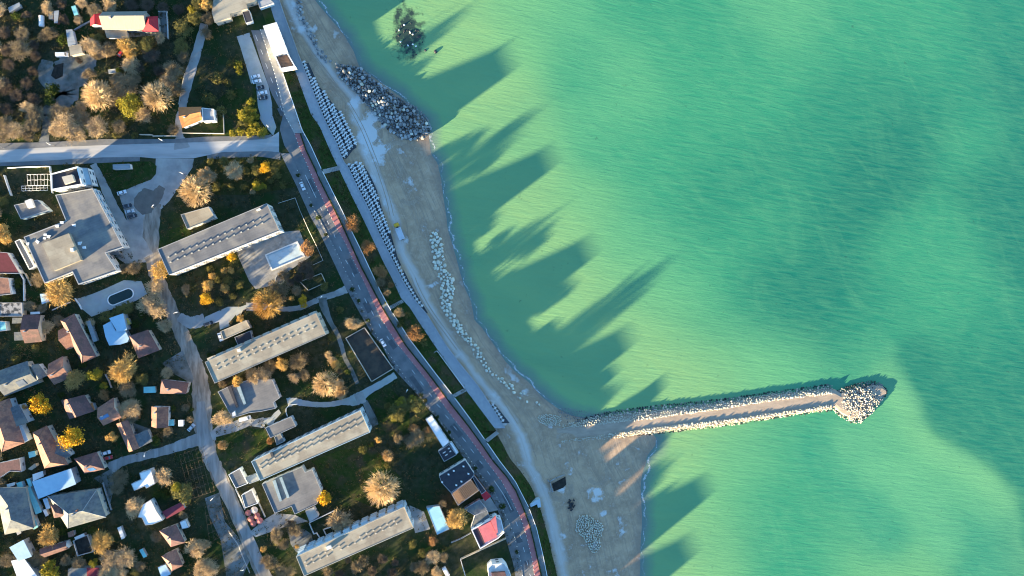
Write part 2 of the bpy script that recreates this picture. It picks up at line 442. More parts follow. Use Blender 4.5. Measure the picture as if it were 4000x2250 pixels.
# base terrain far around, the town's ground, the grassy bank down to the promenade
mb = MB(); mb.face([(-5000, -5000, -9.5), (5000, -5000, -9.5), (5000, 5000, -9.5), (-5000, 5000, -9.5)])
structure('seabed', mb, M_SOIL)
ys = list(np.arange(-1500, 3800, 25))
rows = []
for y in ys:
    xr = F_WALL(min(max(y, -150), 2450)) + (0 if y < 2450 else (y - 2450) * 0.1)
    rows.append([P(xr - d, y, 0.0) for d in (9000, 4000, 2500, 2000, 1600, 1300, 1000, 700, 400, 200, 0)])
structure_ground = tag(put('ground', grid_mesh('ground', rows, M_GROUND)), kind='structure')
rowstrip('grass_bank', F_WALL, F_PROML, -150, 1683, 0.0, Z_PROM, M_GRASS, cols=4, step=20)
rowstrip('grass_bank', F_WALL, F_PROML, 1683, 2450, 0.0, -4.85, M_GRASS, cols=4, step=20)
def f_beachtop(y): return F_INNER(y)
rowstrip('promenade', F_PROML, F_PROMR, -150, 1673, Z_PROM + 0.03, Z_PROM + 0.03, M_PAVE2, cols=2, step=18)
# beach
def wave_attr(m, name, vals):
    a = m.attributes.new(name, 'FLOAT', 'POINT')
    a.data.foreach_set('value', np.asarray(vals, dtype=np.float32))
TRACK = edge('b 1050,0 1250,380 1450,700 1600,920 1900,1250 d 1900,60 n 60,200 80,440 200,700 330,1000 480,1350 o 540,250 720,600 860,900 1000,1130 1180,1449 k 640,120 900,470 1200,800 1400,1130 1500,1449 l 1500,50 1640,300 1760,620 1850,1000 1950,1449')
PALE = [(n_[0], n_[1], s, a) for n_, s, a in [((1440, 505), 60, 1.0), ((1400, 400), 50, .6), ((1480, 580), 60, .7), ((2335, 1925), 28, 1.0), ((2245, 1830), 35, .6), ((2350, 2010), 22, .8), ((2200, 2090), 25, .4), ((2350, 2190), 18, .5), ((2180, 1950), 40, .3), ((2460, 2080), 40, .3), ((2420, 1830), 50, .25), ((1560, 1010), 60, .3)]]
ys = list(np.arange(-160, 2460, 11))
rows, wet, trk, pal, uvs = [], [], [], [], []
acr, alo = [], []
NB = 56
for y in ys:
    xi, xs = F_INNER(y), F_SHORE(y)
    xo = xs + 75
    xb = min(F_PROML(y) - 8, xi)
    row = []
    for j in range(NB):
        x = xb + (xo - xb) * j / (NB - 1)
        u = max(0.0, (x - xi) / max(1.0, xs - xi))
        z = Z_BEACH + (Z_SEA - Z_BEACH) * min(u, 1) ** 1.6 - max(0, x - xs) * 0.131 * 0.10
        z += 0.16 * math.sin(x * 0.045 + y * 0.03) * math.sin(y * 0.021 - x * 0.013) * (1 - min(u, 1))
        row.append(P(x, y, z))
        wet.append(max(0, min(1, 1 - (xs - x) / 62)))
        d = abs(x - TRACK(y))
        trk.append(max(0, 1 - d / 34) if d < 34 else 0)
        pal.append(max([a * max(0, 1 - math.hypot(x - cx, y - cy) / (s * 1.6)) for cx, cy, s, a in PALE]))
        acr.append((x - TRACK(y)) * .131); alo.append(y * 0.131 * 1.2)
    rows.append(row)
def node_mat(name):
    m = bpy.data.materials.new(name)
    m.use_nodes = True
    return m, m.node_tree.nodes, m.node_tree.links, m.node_tree.nodes['Principled BSDF']
class NT:
    def __init__(s, N, L): s.N, s.L = N, L
    def link(s, a, i):
        if isinstance(a, (int, float)): i.default_value = a
        elif isinstance(a, tuple): i.default_value = a
        else: s.L.new(a, i)
    def attr(s, n, color=False):
        x = s.N.new('ShaderNodeAttribute'); x.attribute_name = n
        return x.outputs['Color'] if color else x.outputs['Fac']
    def pos(s, scale=(1, 1, 1), rot=0.0):
        g = s.N.new('ShaderNodeNewGeometry'); mp = s.N.new('ShaderNodeMapping')
        mp.inputs['Rotation'].default_value = (0, 0, rot); mp.inputs['Scale'].default_value = scale
        s.L.new(g.outputs['Position'], mp.inputs[0]); return mp.outputs[0]
    def rotpos(s, rot, scale):
        a = s.pos((1, 1, 1), rot); mp = s.N.new('ShaderNodeMapping'); mp.inputs['Scale'].default_value = scale
        s.L.new(a, mp.inputs[0]); return mp.outputs[0]
    def noise(s, p, sc, det=4.0, dist=0.0, rough=0.6):
        n = s.N.new('ShaderNodeTexNoise'); n.inputs['Scale'].default_value = sc; n.inputs['Detail'].default_value = det
        n.inputs['Distortion'].default_value = dist; n.inputs['Roughness'].default_value = rough
        s.L.new(p, n.inputs['Vector']); return n.outputs['Fac']
    def rng(s, f, a, b, c=0.0, d=1.0):
        r_ = s.N.new('ShaderNodeMapRange'); s.link(f, r_.inputs[0])
        for i, v in zip((1, 2, 3, 4), (a, b, c, d)): r_.inputs[i].default_value = v
        return r_.outputs[0]
    def math(s, op, a, b=0.0):
        m_ = s.N.new('ShaderNodeMath'); m_.operation = op; s.link(a, m_.inputs[0]); s.link(b, m_.inputs[1]); return m_.outputs[0]
    def mix(s, f, a, b, mode='MIX'):
        x = s.N.new('ShaderNodeMix'); x.data_type = 'RGBA'; x.blend_type = mode
        s.link(f, x.inputs[0]); s.link(a, x.inputs[6]); s.link(b, x.inputs[7]); return x.outputs[2]
    def bump(s, h, dist, strength=1.0):
        b_ = s.N.new('ShaderNodeBump'); b_.inputs['Distance'].default_value = dist; b_.inputs['Strength'].default_value = strength
        s.L.new(h, b_.inputs['Height']); return b_.outputs[0]
m, N, L, B = node_mat('beach_sand')
T = NT(N, L)
B.inputs['Roughness'].default_value = 0.95
B.inputs['Specular IOR Level'].default_value = 0.1
n_fine = T.noise(T.pos(), 0.9, 9)
n_mid = T.noise(T.pos(), 0.12, 6)
cx_ = N.new('ShaderNodeCombineXYZ')
L.new(T.math('MULTIPLY', T.attr('across'), 0.75), cx_.inputs[0]); L.new(T.math('MULTIPLY', T.attr('along'), 0.03), cx_.inputs[1])
n_str = T.noise(cx_.outputs[0], 1.0, 7, 0.9)      # wheel ruts along the beach
n_str2 = T.noise(T.pos(), 0.22, 8, 2.5)
c = T.mix(T.rng(n_mid, .38, .62), (0.49, 0.345, 0.22, 1), (0.33, 0.23, 0.15, 1))
c = T.mix(T.math('MULTIPLY', T.rng(n_str, .5, .62), 0.75), c, (0.30, 0.22, 0.155, 1))
c = T.mix(T.math('MULTIPLY', T.rng(n_str2, .52, .66), 0.5), c, (0.52, 0.39, 0.275, 1))
c = T.mix(T.math('MULTIPLY', T.rng(n_fine, .5, .75), 0.35), c, (0.52, 0.415, 0.31, 1))
tr = T.math('MULTIPLY', T.rng(T.math('ADD', T.attr('track'), T.math('MULTIPLY', T.math('SUBTRACT', n_mid, .5), 1.6)), .15, .75), T.rng(n_str, .3, .6, .55, .9))
c = T.mix(tr, c, (0.58, 0.53, 0.475, 1))
pa = T.rng(T.math('ADD', T.attr('pale'), T.math('MULTIPLY', T.math('SUBTRACT', n_mid, .5), 3.2)), .35, .6)
c = T.mix(T.math('MULTIPLY', pa, 0.85), c, (0.62, 0.61, 0.58, 1))
we = T.rng(T.math('ADD', T.attr('wet'), T.math('MULTIPLY', T.math('SUBTRACT', n_mid, .5), 0.9)), .35, 1.0)
c = T.mix(T.math('MULTIPLY', we, 0.7), c, (0.26, 0.205, 0.155, 1))
L.new(c, B.inputs['Base Color'])
L.new(T.bump(T.math('ADD', T.math('MULTIPLY', n_fine, 0.5), n_str), 0.03), B.inputs['Normal'])
me = grid_mesh('beach', rows, m)
wave_attr(me, 'across', acr); wave_attr(me, 'along', alo); wave_attr(me, 'wet', wet); wave_attr(me, 'track', trk); wave_attr(me, 'pale', pal)
me.polygons.foreach_set('use_smooth', [True] * len(me.polygons))
tag(put('beach', me), kind='structure')

# sea
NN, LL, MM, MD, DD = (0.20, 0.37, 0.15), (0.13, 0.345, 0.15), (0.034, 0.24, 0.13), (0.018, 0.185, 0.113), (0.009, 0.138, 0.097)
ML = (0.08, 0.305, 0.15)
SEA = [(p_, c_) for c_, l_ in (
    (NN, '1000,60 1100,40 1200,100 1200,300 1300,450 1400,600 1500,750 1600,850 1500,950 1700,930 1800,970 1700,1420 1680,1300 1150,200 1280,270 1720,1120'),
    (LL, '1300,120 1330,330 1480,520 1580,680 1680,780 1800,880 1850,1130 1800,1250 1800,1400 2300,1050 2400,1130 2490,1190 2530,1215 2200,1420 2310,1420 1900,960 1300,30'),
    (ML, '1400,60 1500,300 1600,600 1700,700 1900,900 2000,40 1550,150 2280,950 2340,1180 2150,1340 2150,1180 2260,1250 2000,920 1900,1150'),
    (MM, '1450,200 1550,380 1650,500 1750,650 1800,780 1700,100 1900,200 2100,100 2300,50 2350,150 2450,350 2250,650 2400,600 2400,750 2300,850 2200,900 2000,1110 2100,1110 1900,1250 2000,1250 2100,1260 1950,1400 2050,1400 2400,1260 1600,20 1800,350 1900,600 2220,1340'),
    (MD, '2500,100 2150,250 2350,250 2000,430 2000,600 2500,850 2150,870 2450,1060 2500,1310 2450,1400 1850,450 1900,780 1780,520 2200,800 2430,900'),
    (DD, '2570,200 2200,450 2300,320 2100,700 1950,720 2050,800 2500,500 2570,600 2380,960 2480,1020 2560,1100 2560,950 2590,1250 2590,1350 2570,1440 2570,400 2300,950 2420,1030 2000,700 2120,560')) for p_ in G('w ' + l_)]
SIG = [95.0] * len(SEA)
for (x_, y_) in ((2262, 940), (2285, 985), (2305, 1030), (2335, 1075), (2385, 1115), (2440, 1145), (2495, 1180), (2535, 1225)):
    for k_, c_ in ((-34, LL), (-75, ML), (26, DD), (60, DD)):
        SEA.append((t('w', x_ + k_ * .75, y_ - k_ * .75), c_)); SIG.append(38.0)
for (x_, y_) in ((2140, 1130), (2200, 1180), (2270, 1230), (2330, 1290), (2380, 1350)): SEA.append((t('w', x_, y_), (0.10, 0.335, 0.165))); SIG.append(48.0)
for (x_, y_) in ((2060, 1150), (2120, 1210), (2190, 1270), (2230, 1340), (2460, 1330), (2480, 1420)): SEA.append((t('w', x_, y_), (0.028, 0.225, 0.135))); SIG.append(50.0)
SIG = np.array(SIG)
SX = np.array([p_[0] for p_, c_ in SEA]); SY = np.array([p_[1] for p_, c_ in SEA]); SC = np.array([c_ for p_, c_ in SEA])
ys = list(np.arange(-700, 3000, 14))
rows, tint, shal, reef = [], [], [], []
shore_pts = np.array([(F_SHORE(y), y) for y in np.arange(-200, 2500, 8)])
NC = 230
for y in ys:
    x0 = F_SHORE(min(max(y, -160), 2460)) - 45
    for j in range(NC):
        x = x0 + (4700 - x0) * (j / (NC - 1)) ** 1.15
        tint.append((x, y))
XY = np.array(tint)
rows = [[P(XY[i * NC + j, 0], XY[i * NC + j, 1], Z_SEA) for j in range(NC)] for i in range(len(ys))]
out = np.zeros((len(XY), 4)); out[:, 3] = 1
dmin = np.zeros(len(XY))
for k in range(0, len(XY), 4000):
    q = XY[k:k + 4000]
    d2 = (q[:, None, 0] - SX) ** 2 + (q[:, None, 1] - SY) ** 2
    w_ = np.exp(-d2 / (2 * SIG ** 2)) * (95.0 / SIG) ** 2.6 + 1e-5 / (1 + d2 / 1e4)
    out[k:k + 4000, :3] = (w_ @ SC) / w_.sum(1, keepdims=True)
    near = np.abs(q[:, 0]) < 4000
    dd = np.sqrt((q[:, None, 0] - shore_pts[::2, 0]) ** 2 + (q[:, None, 1] - shore_pts[::2, 1]) ** 2).min(1)
    sea_side = q[:, 0] > np.interp(q[:, 1], shore_pts[:, 1], shore_pts[:, 0])
    dmin[k:k + 4000] = np.where(sea_side, dd, 0)
# the silt front that curls from the jetty tip: milky water inside, darker sea outside
FR = np.array([(3490, 1330), (3537, 1422), (3590, 1540), (3649, 1690), (3735, 1745), (3833, 1791), (3905, 1850), (3951, 1909), (4010, 2030), (4060, 2200)], float)
best = np.full(len(XY), 1e9); side = np.zeros(len(XY))
for i in range(len(FR) - 1):
    a_, b_ = FR[i], FR[i + 1]
    d_ = b_ - a_; L2 = (d_ ** 2).sum()
    s_ = np.clip(((XY - a_) @ d_) / L2, 0, 1)
    pr = a_ + s_[:, None] * d_
    ds = np.sqrt(((XY - pr) ** 2).sum(1))
    cr = d_[0] * (XY[:, 1] - a_[1]) - d_[1] * (XY[:, 0] - a_[0])
    up = ds < best
    best[up] = ds[up]; side[up] = np.sign(cr[up])
wob = 10 * np.sin(XY[:, 0] * .021 + XY[:, 1] * .013) + 6 * np.sin(XY[:, 1] * .05 - XY[:, 0] * .03)
sd = best * side + wob
fade = np.clip((XY[:, 1] - 1300) / 200, 0, 1)
w_in = np.where(sd > 0, np.clip(sd / 45, 0, 1) * np.exp(-np.maximum(sd, 0) / 130), 0) * fade * .75
w_out = np.where(sd <= 0, np.clip(-sd / 30, 0, 1) * np.exp(np.minimum(sd, 0) / 150), 0) * fade * .5
for w__, c__ in ((w_in, (0.135, 0.37, 0.175)), (w_out, (0.010, 0.155, 0.105))):
    out[:, :3] = out[:, :3] * (1 - w__[:, None]) + np.array(c__) * w__[:, None]
rx, ry = t('m', 620, 400)
rf = np.clip(1.5 - np.sqrt(((XY[:, 0] - rx - (XY[:, 1] - ry) * 0.12) / 62) ** 2 + ((XY[:, 1] - ry) / 105) ** 2), 0, 1)
rx2, ry2 = t('m', 800, 420)
m, N, L, B = node_mat('sea_water')
T = NT(N, L)
B.inputs['Roughness'].default_value = 0.28
B.inputs['IOR'].default_value = 1.33
col = T.attr('tint', True)
big = T.noise(T.rotpos(R(12), (0.012, 0.03, 1)), 1.0, 5, 0.8)
ripple = T.noise(T.rotpos(R(8), (0.075, 0.56, 1)), 1.0, 4, 0.45)
chop = T.noise(T.rotpos(R(4), (0.2, 1.0, 1)), 1.0, 3, 0.3)
grain = T.noise(T.pos(), 1.6, 2)
silt = T.noise(T.rotpos(R(55), (0.02, 0.045, 1)), 1.0, 5, 2.2)
col = T.mix(T.rng(big, .35, .65, 0.0, 0.22), col, (0.012, 0.17, 0.115, 1))
col = T.mix(T.rng(silt, .5, .7, 0.0, 0.14), col, (0.13, 0.37, 0.18, 1))
col = T.mix(T.rng(ripple, .35, .7, 0.0, 0.22), col, (0.15, 0.385, 0.185, 1))
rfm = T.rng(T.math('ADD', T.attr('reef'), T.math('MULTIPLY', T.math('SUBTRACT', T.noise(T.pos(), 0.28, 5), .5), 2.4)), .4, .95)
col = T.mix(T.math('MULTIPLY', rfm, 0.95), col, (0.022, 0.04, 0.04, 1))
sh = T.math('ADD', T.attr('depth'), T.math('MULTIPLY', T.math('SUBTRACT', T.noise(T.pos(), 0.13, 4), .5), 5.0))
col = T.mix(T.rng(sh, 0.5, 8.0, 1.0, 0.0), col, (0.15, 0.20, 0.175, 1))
L.new(col, B.inputs['Base Color'])
hh = T.math('ADD', T.math('MULTIPLY', ripple, 1.0), T.math('ADD', T.math('MULTIPLY', chop, 0.35), T.math('MULTIPLY', grain, 0.10)))
L.new(T.bump(hh, 0.095), B.inputs['Normal'])
M_SEA = m
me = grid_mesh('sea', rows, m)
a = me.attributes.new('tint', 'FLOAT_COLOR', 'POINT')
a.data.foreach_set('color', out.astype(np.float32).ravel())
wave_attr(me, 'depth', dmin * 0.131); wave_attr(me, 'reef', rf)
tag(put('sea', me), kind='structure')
# foam along the water's edge
m, N, L, B = node_mat('sea_foam')
T = NT(N, L)
B.inputs['Base Color'].default_value = (0.8, 0.82, 0.83, 1)
B.inputs['Roughness'].default_value = 0.8
fo = T.noise(T.pos(), 0.9, 7, 1.0)
al = T.rng(T.math('ADD', T.math('MULTIPLY', T.attr('edge'), 0.36), T.math('ADD', T.math('MULTIPLY', T.math('SUBTRACT', T.noise(T.pos(), 0.05, 3), 0.5), 0.55), T.math('SUBTRACT', fo, 0.5))), .22, .36)
L.new(T.math('MULTIPLY', al, 0.5), B.inputs['Alpha'])
M_FOAM = m
ys = list(np.arange(-150, 2450, 5))
rows, ed = [], []
for y in ys:
    x = F_SHORE(y) + 9 + 5 * math.sin(y * 0.09) + 4 * math.sin(y * 0.031 + 1)
    wv = 13 + 9 * math.sin(y * 0.013 + 2)
    for k in range(6):
        ed.append(1 - abs(k - 1.6) / 3.4 if k > 1.6 else k / 1.6)
    slope = 0.3
    rows.append([P(x - wv * 0.3 + wv * k / 5, y, Z_SEA + 0.03) for k in range(6)])
keep = [i for i, y in enumerate(ys) if not (1600 < y < 1712)]
me = bpy.data.meshes.new('surf_foam')
vv = [p_ for r_ in rows for p_ in r_]
ff = [(i * 6 + j, (i + 1) * 6 + j, (i + 1) * 6 + j + 1, i * 6 + j + 1) for i in keep[:-1] if i + 1 in set(keep) for j in range(5)]
me.from_pydata(vv, [], ff); me.materials.append(m)
wave_attr(me, 'edge', ed)
tag(put('surf_foam', me), kind='stuff')

# roads and pavements
ft_street = cedge('c 0,440 700,400 1500,370 2210,350 2576,335 d 600,310 760,300 860,262 940,200')
fb_street = cedge('c 0,595 600,570 1300,530 1760,525 1960,545 2440,540 d 230,462 800,452 960,470 1090,525')
fs_top = cedge('c 0,350 600,340 1300,300 2200,300 d 0,270 600,258 760,255 860,235')
fs_bot = cedge('c 0,640 600,628 1250,602 1500,590 1900,570 d 0,552 230,540 700,520 950,560')
rowstrip('road', F_ROADL, F_ROADR, 118, 2450, 0.03, 0.03, M_ASPHALT, cols=3, step=15)
colstrip('side_street', ft_street, fb_street, -500, 1090, 0.05, M_STREET)
sx1 = t('d', 840, 0)[0]
colstrip('pavement', fs_top, ft_street, -500, sx1, 0.14, M_PAVE, skirt=0.14)
colstrip('pavement', fb_street, fs_bot, -500, t('c', 1760, 0)[0], 0.14, M_PAVE, skirt=0.14)
colstrip('pavement', fb_street, fs_bot, t('d', 30, 0)[0], t('d', 950, 0)[0], 0.14, M_PAVE, skirt=0.14)
rowstrip('pavement', F_WALKL, F_ROADL, t('d', 0, 480)[1], 2450, 0.14, 0.14, M_PAVE, cols=2, step=15, skirt=0.14)
F_HEDGE = lambda y: F_PINKR(y) + 4.5
rowstrip('cycle_path', F_ROADR, F_PINKR, t('d', 0, 230)[1], 2450, 0.14, 0.14, M_PINK, cols=1, step=12, skirt=0.14)
M_FOOT = mat('footway_slabs', (0.20, 0.225, 0.23), (0.155, 0.175, 0.18), scale=0.25, detail=8, rough=0.9, c3=(0.17, 0.19, 0.165), scale3=0.12)
rowstrip('footway', F_HEDGE, F_WALL, t('d', 0, 230)[1], 2450, 0.12, 0.12, M_FOOT, cols=2, step=15)
rowstrip('footway', F_ROADR, F_WALL, t('b', 0, 370)[1], t('d', 0, 226)[1], 0.13, 0.13, M_CONC, cols=2, step=15, skirt=0.13)
rowstrip('planting_strip', F_PINKR, F_HEDGE, t('d', 0, 230)[1], 2450, 0.06, 0.06, M_SOIL, step=15)
slab('parking_lot', G('b 400,460 560,410 800,1080 845,1300 850,1449 d 900,150 860,255 740,120 690,40 b 700,1449 600,1120 540,900 450,600'), 0.0, 0.05, M_CONC2)
# painted lane lines
mb = MB()
def dash(p_, q_, w_=0.16, z=0.045):
    a_, b_ = Vector(P(*p_, z)), Vector(P(*q_, z))
    d_ = (b_ - a_).normalized(); n_ = Vector((-d_.y, d_.x, 0)) * w_ / 2
    mb.face([a_ - n_, b_ - n_, b_ + n_, a_ + n_])
for l_ in ('b 638,445 663,512', 'b 703,622 730,685', 'b 765,798 790,862', 'b 828,975 852,1038', 'b 893,1150 917,1212', 'b 950,1330 975,1400', 'd 1262,750 1400,1040', 'd 1455,1160 1475,1200', 'd 1537,1325 1562,1375',
          'f 1622,40 1640,92', 'f 1695,205 1720,258', 'f 1770,370 1798,422', 'f 1853,533 1880,585', 'f 1930,690 1955,748', 'f 2010,855 2038,912', 'f 2095,1010 2125,1070', 'f 2188,1175 2215,1225', 'f 2290,1330 2320,1375',
          'k 30,308 68,358', 'k 135,450 175,500', 'k 245,595 280,640', 'k 340,735 385,780', 'k 450,873 492,925', 'k 555,1015 597,1065', 'k 665,1157 705,1207', 'k 768,1298 808,1348', 'l 880,0 914,38',
          'l 978,132 1014,180', 'l 1062,248 1160,390', 'l 1160,390 1230,510', 'l 1230,510 1282,620', 'l 1335,758 1358,820', 'l 1388,922 1405,980', 'l 1430,1088 1447,1148', 'l 1472,1258 1488,1316', 'l 1508,1420 1522,1449'):
    g_ = G(l_); dash(g_[0], g_[1], 0.2)
structure('road_markings', mb, M_PAINT)
# crossings and manholes in the bank: stairs strips
for nm, l_ in (('path', 'd 1480,685 1690,635 1700,690 1495,740'), ('path', 'o 375,960 545,870 570,905 400,1000'), ('path', 'k 530,620 690,535 715,575 560,655'), ('path', 'k 945,1185 1090,1075 1125,1105 985,1215')):
    g_ = G(l_)
    mb = MB()
    a_ = [P(*g_[0], 0.10), P(*g_[1], Z_PROM + 0.10), P(*g_[2], Z_PROM + 0.10), P(*g_[3], 0.10)]
    n_ = 9
    for k in range(n_):
        s0, s1 = k / n_, (k + 1) / n_
        l0 = [a_[0][i] + (a_[1][i] - a_[0][i]) * s0 for i in range(3)]; l1 = [a_[0][i] + (a_[1][i] - a_[0][i]) * s1 for i in range(3)]
        r0 = [a_[3][i] + (a_[2][i] - a_[3][i]) * s0 for i in range(3)]; r1 = [a_[3][i] + (a_[2][i] - a_[3][i]) * s1 for i in range(3)]
        mb.prism([l0, l1, r1, r0], l0[2] - 0.9, l0[2])
    structure('path_steps', mb, M_CONC)
# dirt lane, yards, small paths
lane('dirt_lane', G('w 392,510 383,545 380,600 388,670 405,720 435,790 462,850 487,905 503,960 508,1020 512,1080 530,1150 560,1215 595,1290 640,1400 690,1500'), [5, 7.5, 7.5, 7, 6, 6.5, 7, 7, 8, 9, 8.5, 7.5, 7, 6.5, 6.5, 7], 0.055, M_DIRT)
lane('lower_lane', G('w 505,1010 510,1080 535,1160 565,1225 600,1300 645,1400 690,1490'), [3.5, 6.0, 5.8, 5.0, 4.7, 5.0, 5.4], 0.075, M_LANE)
lane('lower_lane', G('w 515,1100 470,1115 420,1132 370,1145 310,1160 275,1180'), [6, 5.6, 4.4, 4.0, 4.2, 6], 0.065, M_LANE)
sheet('paved_fork', G('c 1960,545 2440,545 2420,660 2200,980 2130,1080 2010,1200 1950,1449 1640,1449 1560,1200 1490,980 1850,820 1950,720'), 0.035, M_CONC)
lane('dirt_patch', G('c 1870,930 1820,1100 1850,1240'), [4, 11, 4], 0.062, M_MUD)
lane('dirt_patch', G('c 2040,900 1960,1030 1880,1180'), [3, 6, 3], 0.066, M_MUD)
lane('path', G('c 1170,615 1260,780 1340,960 1440,1180 1600,1449 e 1720,120 1850,330'), [3, 3.2, 4, 4.5, 5.5, 6, 6], 0.045, M_CONC)
sheet('yard', G('e 1480,0 1830,0 1840,400 1580,420 1450,330 1600,200'), 0.03, M_CONC)
lane('path', G('f 1780,740 1640,800 1480,850 1340,910 1200,970 1000,990 850,960 620,960 520,960'), [4, 3, 3, 2.6, 2.6, 2.4, 2.4, 4, 4], 0.05, M_CONC)
slab('terrace', G('f 0,1090 290,960 450,960 560,920 560,960 400,1080 390,1060 300,1170 320,1200 190,1250 180,1150 0,1200'), 0.0, 0.10, M_CONC2)
lane('path', G('e 2576,1120 2420,1160 2330,1130 2250,1080'), [6, 6, 5, 4], 0.045, M_CONC)
lane('path', G('f 1480,850 1500,960 1580,1150 1660,1290 1720,1449 h 1760,150 1850,320 1920,480'), [4, 4, 2.2, 2.4, 2.2, 2, 2, 2], 0.052, M_GRAVEL)
lane('path', G('h 2400,370 2240,470 2060,570 1900,680 1740,710 1560,740 1380,740 1220,720 1130,700 1040,720'), [3.4, 3.4, 3.6, 6, 2.8, 2.6, 2.6, 3, 3.4, 5], 0.05, M_CONC2)
lane('path', G('h 1900,680 2010,640'), [6, 5.5], 0.054, M_CONC)
sheet('yard', G('h 1985,720 2040,680 2200,980 2100,1030'), 0.03, M_GRAVEL)
slab('terrace', G('h 745,915 830,900 870,850 930,800 960,850 880,940 860,985 800,1000 745,975'), 0.0, 0.10, M_CONC2)
sheet('yard', G('h 60,1100 160,1010 350,960 560,870 620,930 740,900 760,1040 700,1030 560,1010 260,1140 110,1200'), 0.035, M_CONC)
slab('pool_terrace', G('f 400,260 970,20 1190,0 1330,330 1040,520 1010,620 900,680 640,740 560,640 420,330'), 0.0, 0.08, M_STAINC)
slab('pool_terrace', G('e 935,870 1160,800 1320,735 1560,625 1780,640 1850,800 1700,890 1360,1010 1150,1085 1010,970'), 0.0, 0.10, M_CONC2)
lane('path', G('a 2570,300 2480,640 2400,900 2320,1200 2290,1380 c 2240,60 2260,280'), [3.6, 4.2, 4.6, 4.2, 3.4, 2.6, 3.6], 0.04, M_CONC)
lane('path', G('c 2260,280 2290,420'), [4, 8], 0.06, M_CONC)
lane('dirt_yard', G('a 1040,660 1000,760 880,930 760,1050'), [11, 16, 17, 10], 0.03, M_GRAVEL)
lane('dirt_yard', G('a 600,760 580,920 700,1060 820,1150 760,1260 640,1370 560,1449 c 590,60 570,250 550,350'), [5, 8, 11, 13, 10, 6, 5, 4, 3.6, 5], 0.034, M_GRAVEL)
sheet('pond', G('a 690,820 800,790 790,960 700,1000 640,950'), 0.06, M_SOIL)
sheet('yard', G('a 1180,330 1340,400 1620,470 2000,440 2120,480 2110,140 1990,140 2000,395 1300,320'), 0.025, M_GRAVEL)
sheet('lit_meadow', G('a 1480,1449 c 1480,60 1450,230 1560,200 1800,20 a 1850,1449'), 0.02, M_DRYGRASS)
sheet('dry_lawn', G('c 2200,960 2576,560 d 100,540 1000,580 1150,900 600,1000 0,1000 c 2560,1030 2300,1000'), 0.02, M_DRYGRASS)
sheet('lawn', G('d 60,230 c 2576,0 d 220,-250 640,-420 700,250 100,260'), 0.015, M_GRASS)
sheet('lawn', G('h 2000,650 2330,520 2576,800 2576,1240 2200,1040 2120,760'), 0.02, M_GRASS)
sheet('lawn', G('j 1330,0 1700,-130 2100,-200 2500,250 2400,700 1720,420 1520,350 1400,60'), 0.02, M_GRASS)
sheet('lawn', G('h 140,1150 560,1040 760,1060 860,1260 620,1380 560,1449 150,1449'), 0.02, M_GRASS)
sheet('lawn', G('e 2020,20 2400,-80 2400,60 1990,230'), 0.02, M_GRASS)
sheet('lawn', G('c 1230,600 1900,580 1970,640 1960,740 1900,810 1500,960 1360,880'), 0.02, M_GRASS)
sheet('gravel_yard', G('j 0,470 180,400 250,760 420,960 560,1260 480,1449 270,1449 200,1000 60,700'), 0.03, M_GRAVEL)
sheet('gravel_yard', G('j 720,760 880,660 1130,680 1300,760 1010,830 640,960 560,900'), 0.03, M_CONC)
sheet('gravel_yard', G('g 2040,220 2300,60 2440,420 2400,470 2140,330'), 0.025, M_GRAVEL)
sheet('yard', G('g 1640,960 1900,1050 1700,1180'), 0.025, M_GRAVEL)
sheet('yard', G('i 1180,220 1400,100 1440,330 1380,560 1290,300'), 0.025, M_GRAVEL)
sheet('gravel_yard', G('j 1050,900 1250,860 1340,920 1390,1120 1150,1150 1080,1050'), 0.025, M_GRAVEL)
sheet('yard', G('k 1150,0 1150,0 1150,0') if False else G('l 0,560 180,640 260,860 70,910 0,600'), 0.03, M_CONC)

# tyre tracks pressed into the sand: thin ruts, some along the beach, some circling
mb = MB()
def rut(pts, w_=0.32, z=0.05):
    ps = [Vector(P(x, y, beach_h(x, y) + z)) for x, y in pts]
    prev = None
    for i, p in enumerate(ps):
        d = (ps[min(i + 1, len(ps) - 1)] - ps[max(i - 1, 0)]).normalized(); n = Vector((-d.y, d.x, 0)).normalized() * w_ / 2
        cur = [p - n, p + n]
        if prev: mb.add([prev[0], cur[0], cur[1], prev[1]], [(0, 1, 2, 3)])
        prev = cur
def beach_h(px, py):
    xi, xs = F_INNER(py), F_SHORE(py)
    u = min(1, max(0, (px - xi) / max(1, xs - xi)))
    return Z_BEACH + (Z_SEA - Z_BEACH) * u ** 1.6 - max(0, px - xs) * .0131 + 0.16 * math.sin(px * 0.045 + py * 0.03) * math.sin(py * 0.021 - px * 0.013) * (1 - u)
rr = random.Random(41)
for k in range(9):
    y0 = rr.uniform(0, 1500); ln = rr.uniform(200, 700); off = rr.gauss(30, 45); wv = rr.uniform(-30, 30); ph = rr.uniform(0, 6)
    pts = []
    for j in range(26):
        y = y0 + ln * j / 25
        x = sum(TRACK(y + q_) for q_ in range(-150, 151, 30)) / 11 + off + wv * math.sin(j * .16 + ph)
        if F_INNER(y) + 20 < x < F_SHORE(y) - 20 and y < 2240: pts.append((x, y))
    if len(pts) > 6:
        rut(pts); rut([(x + 14, y) for x, y in pts])
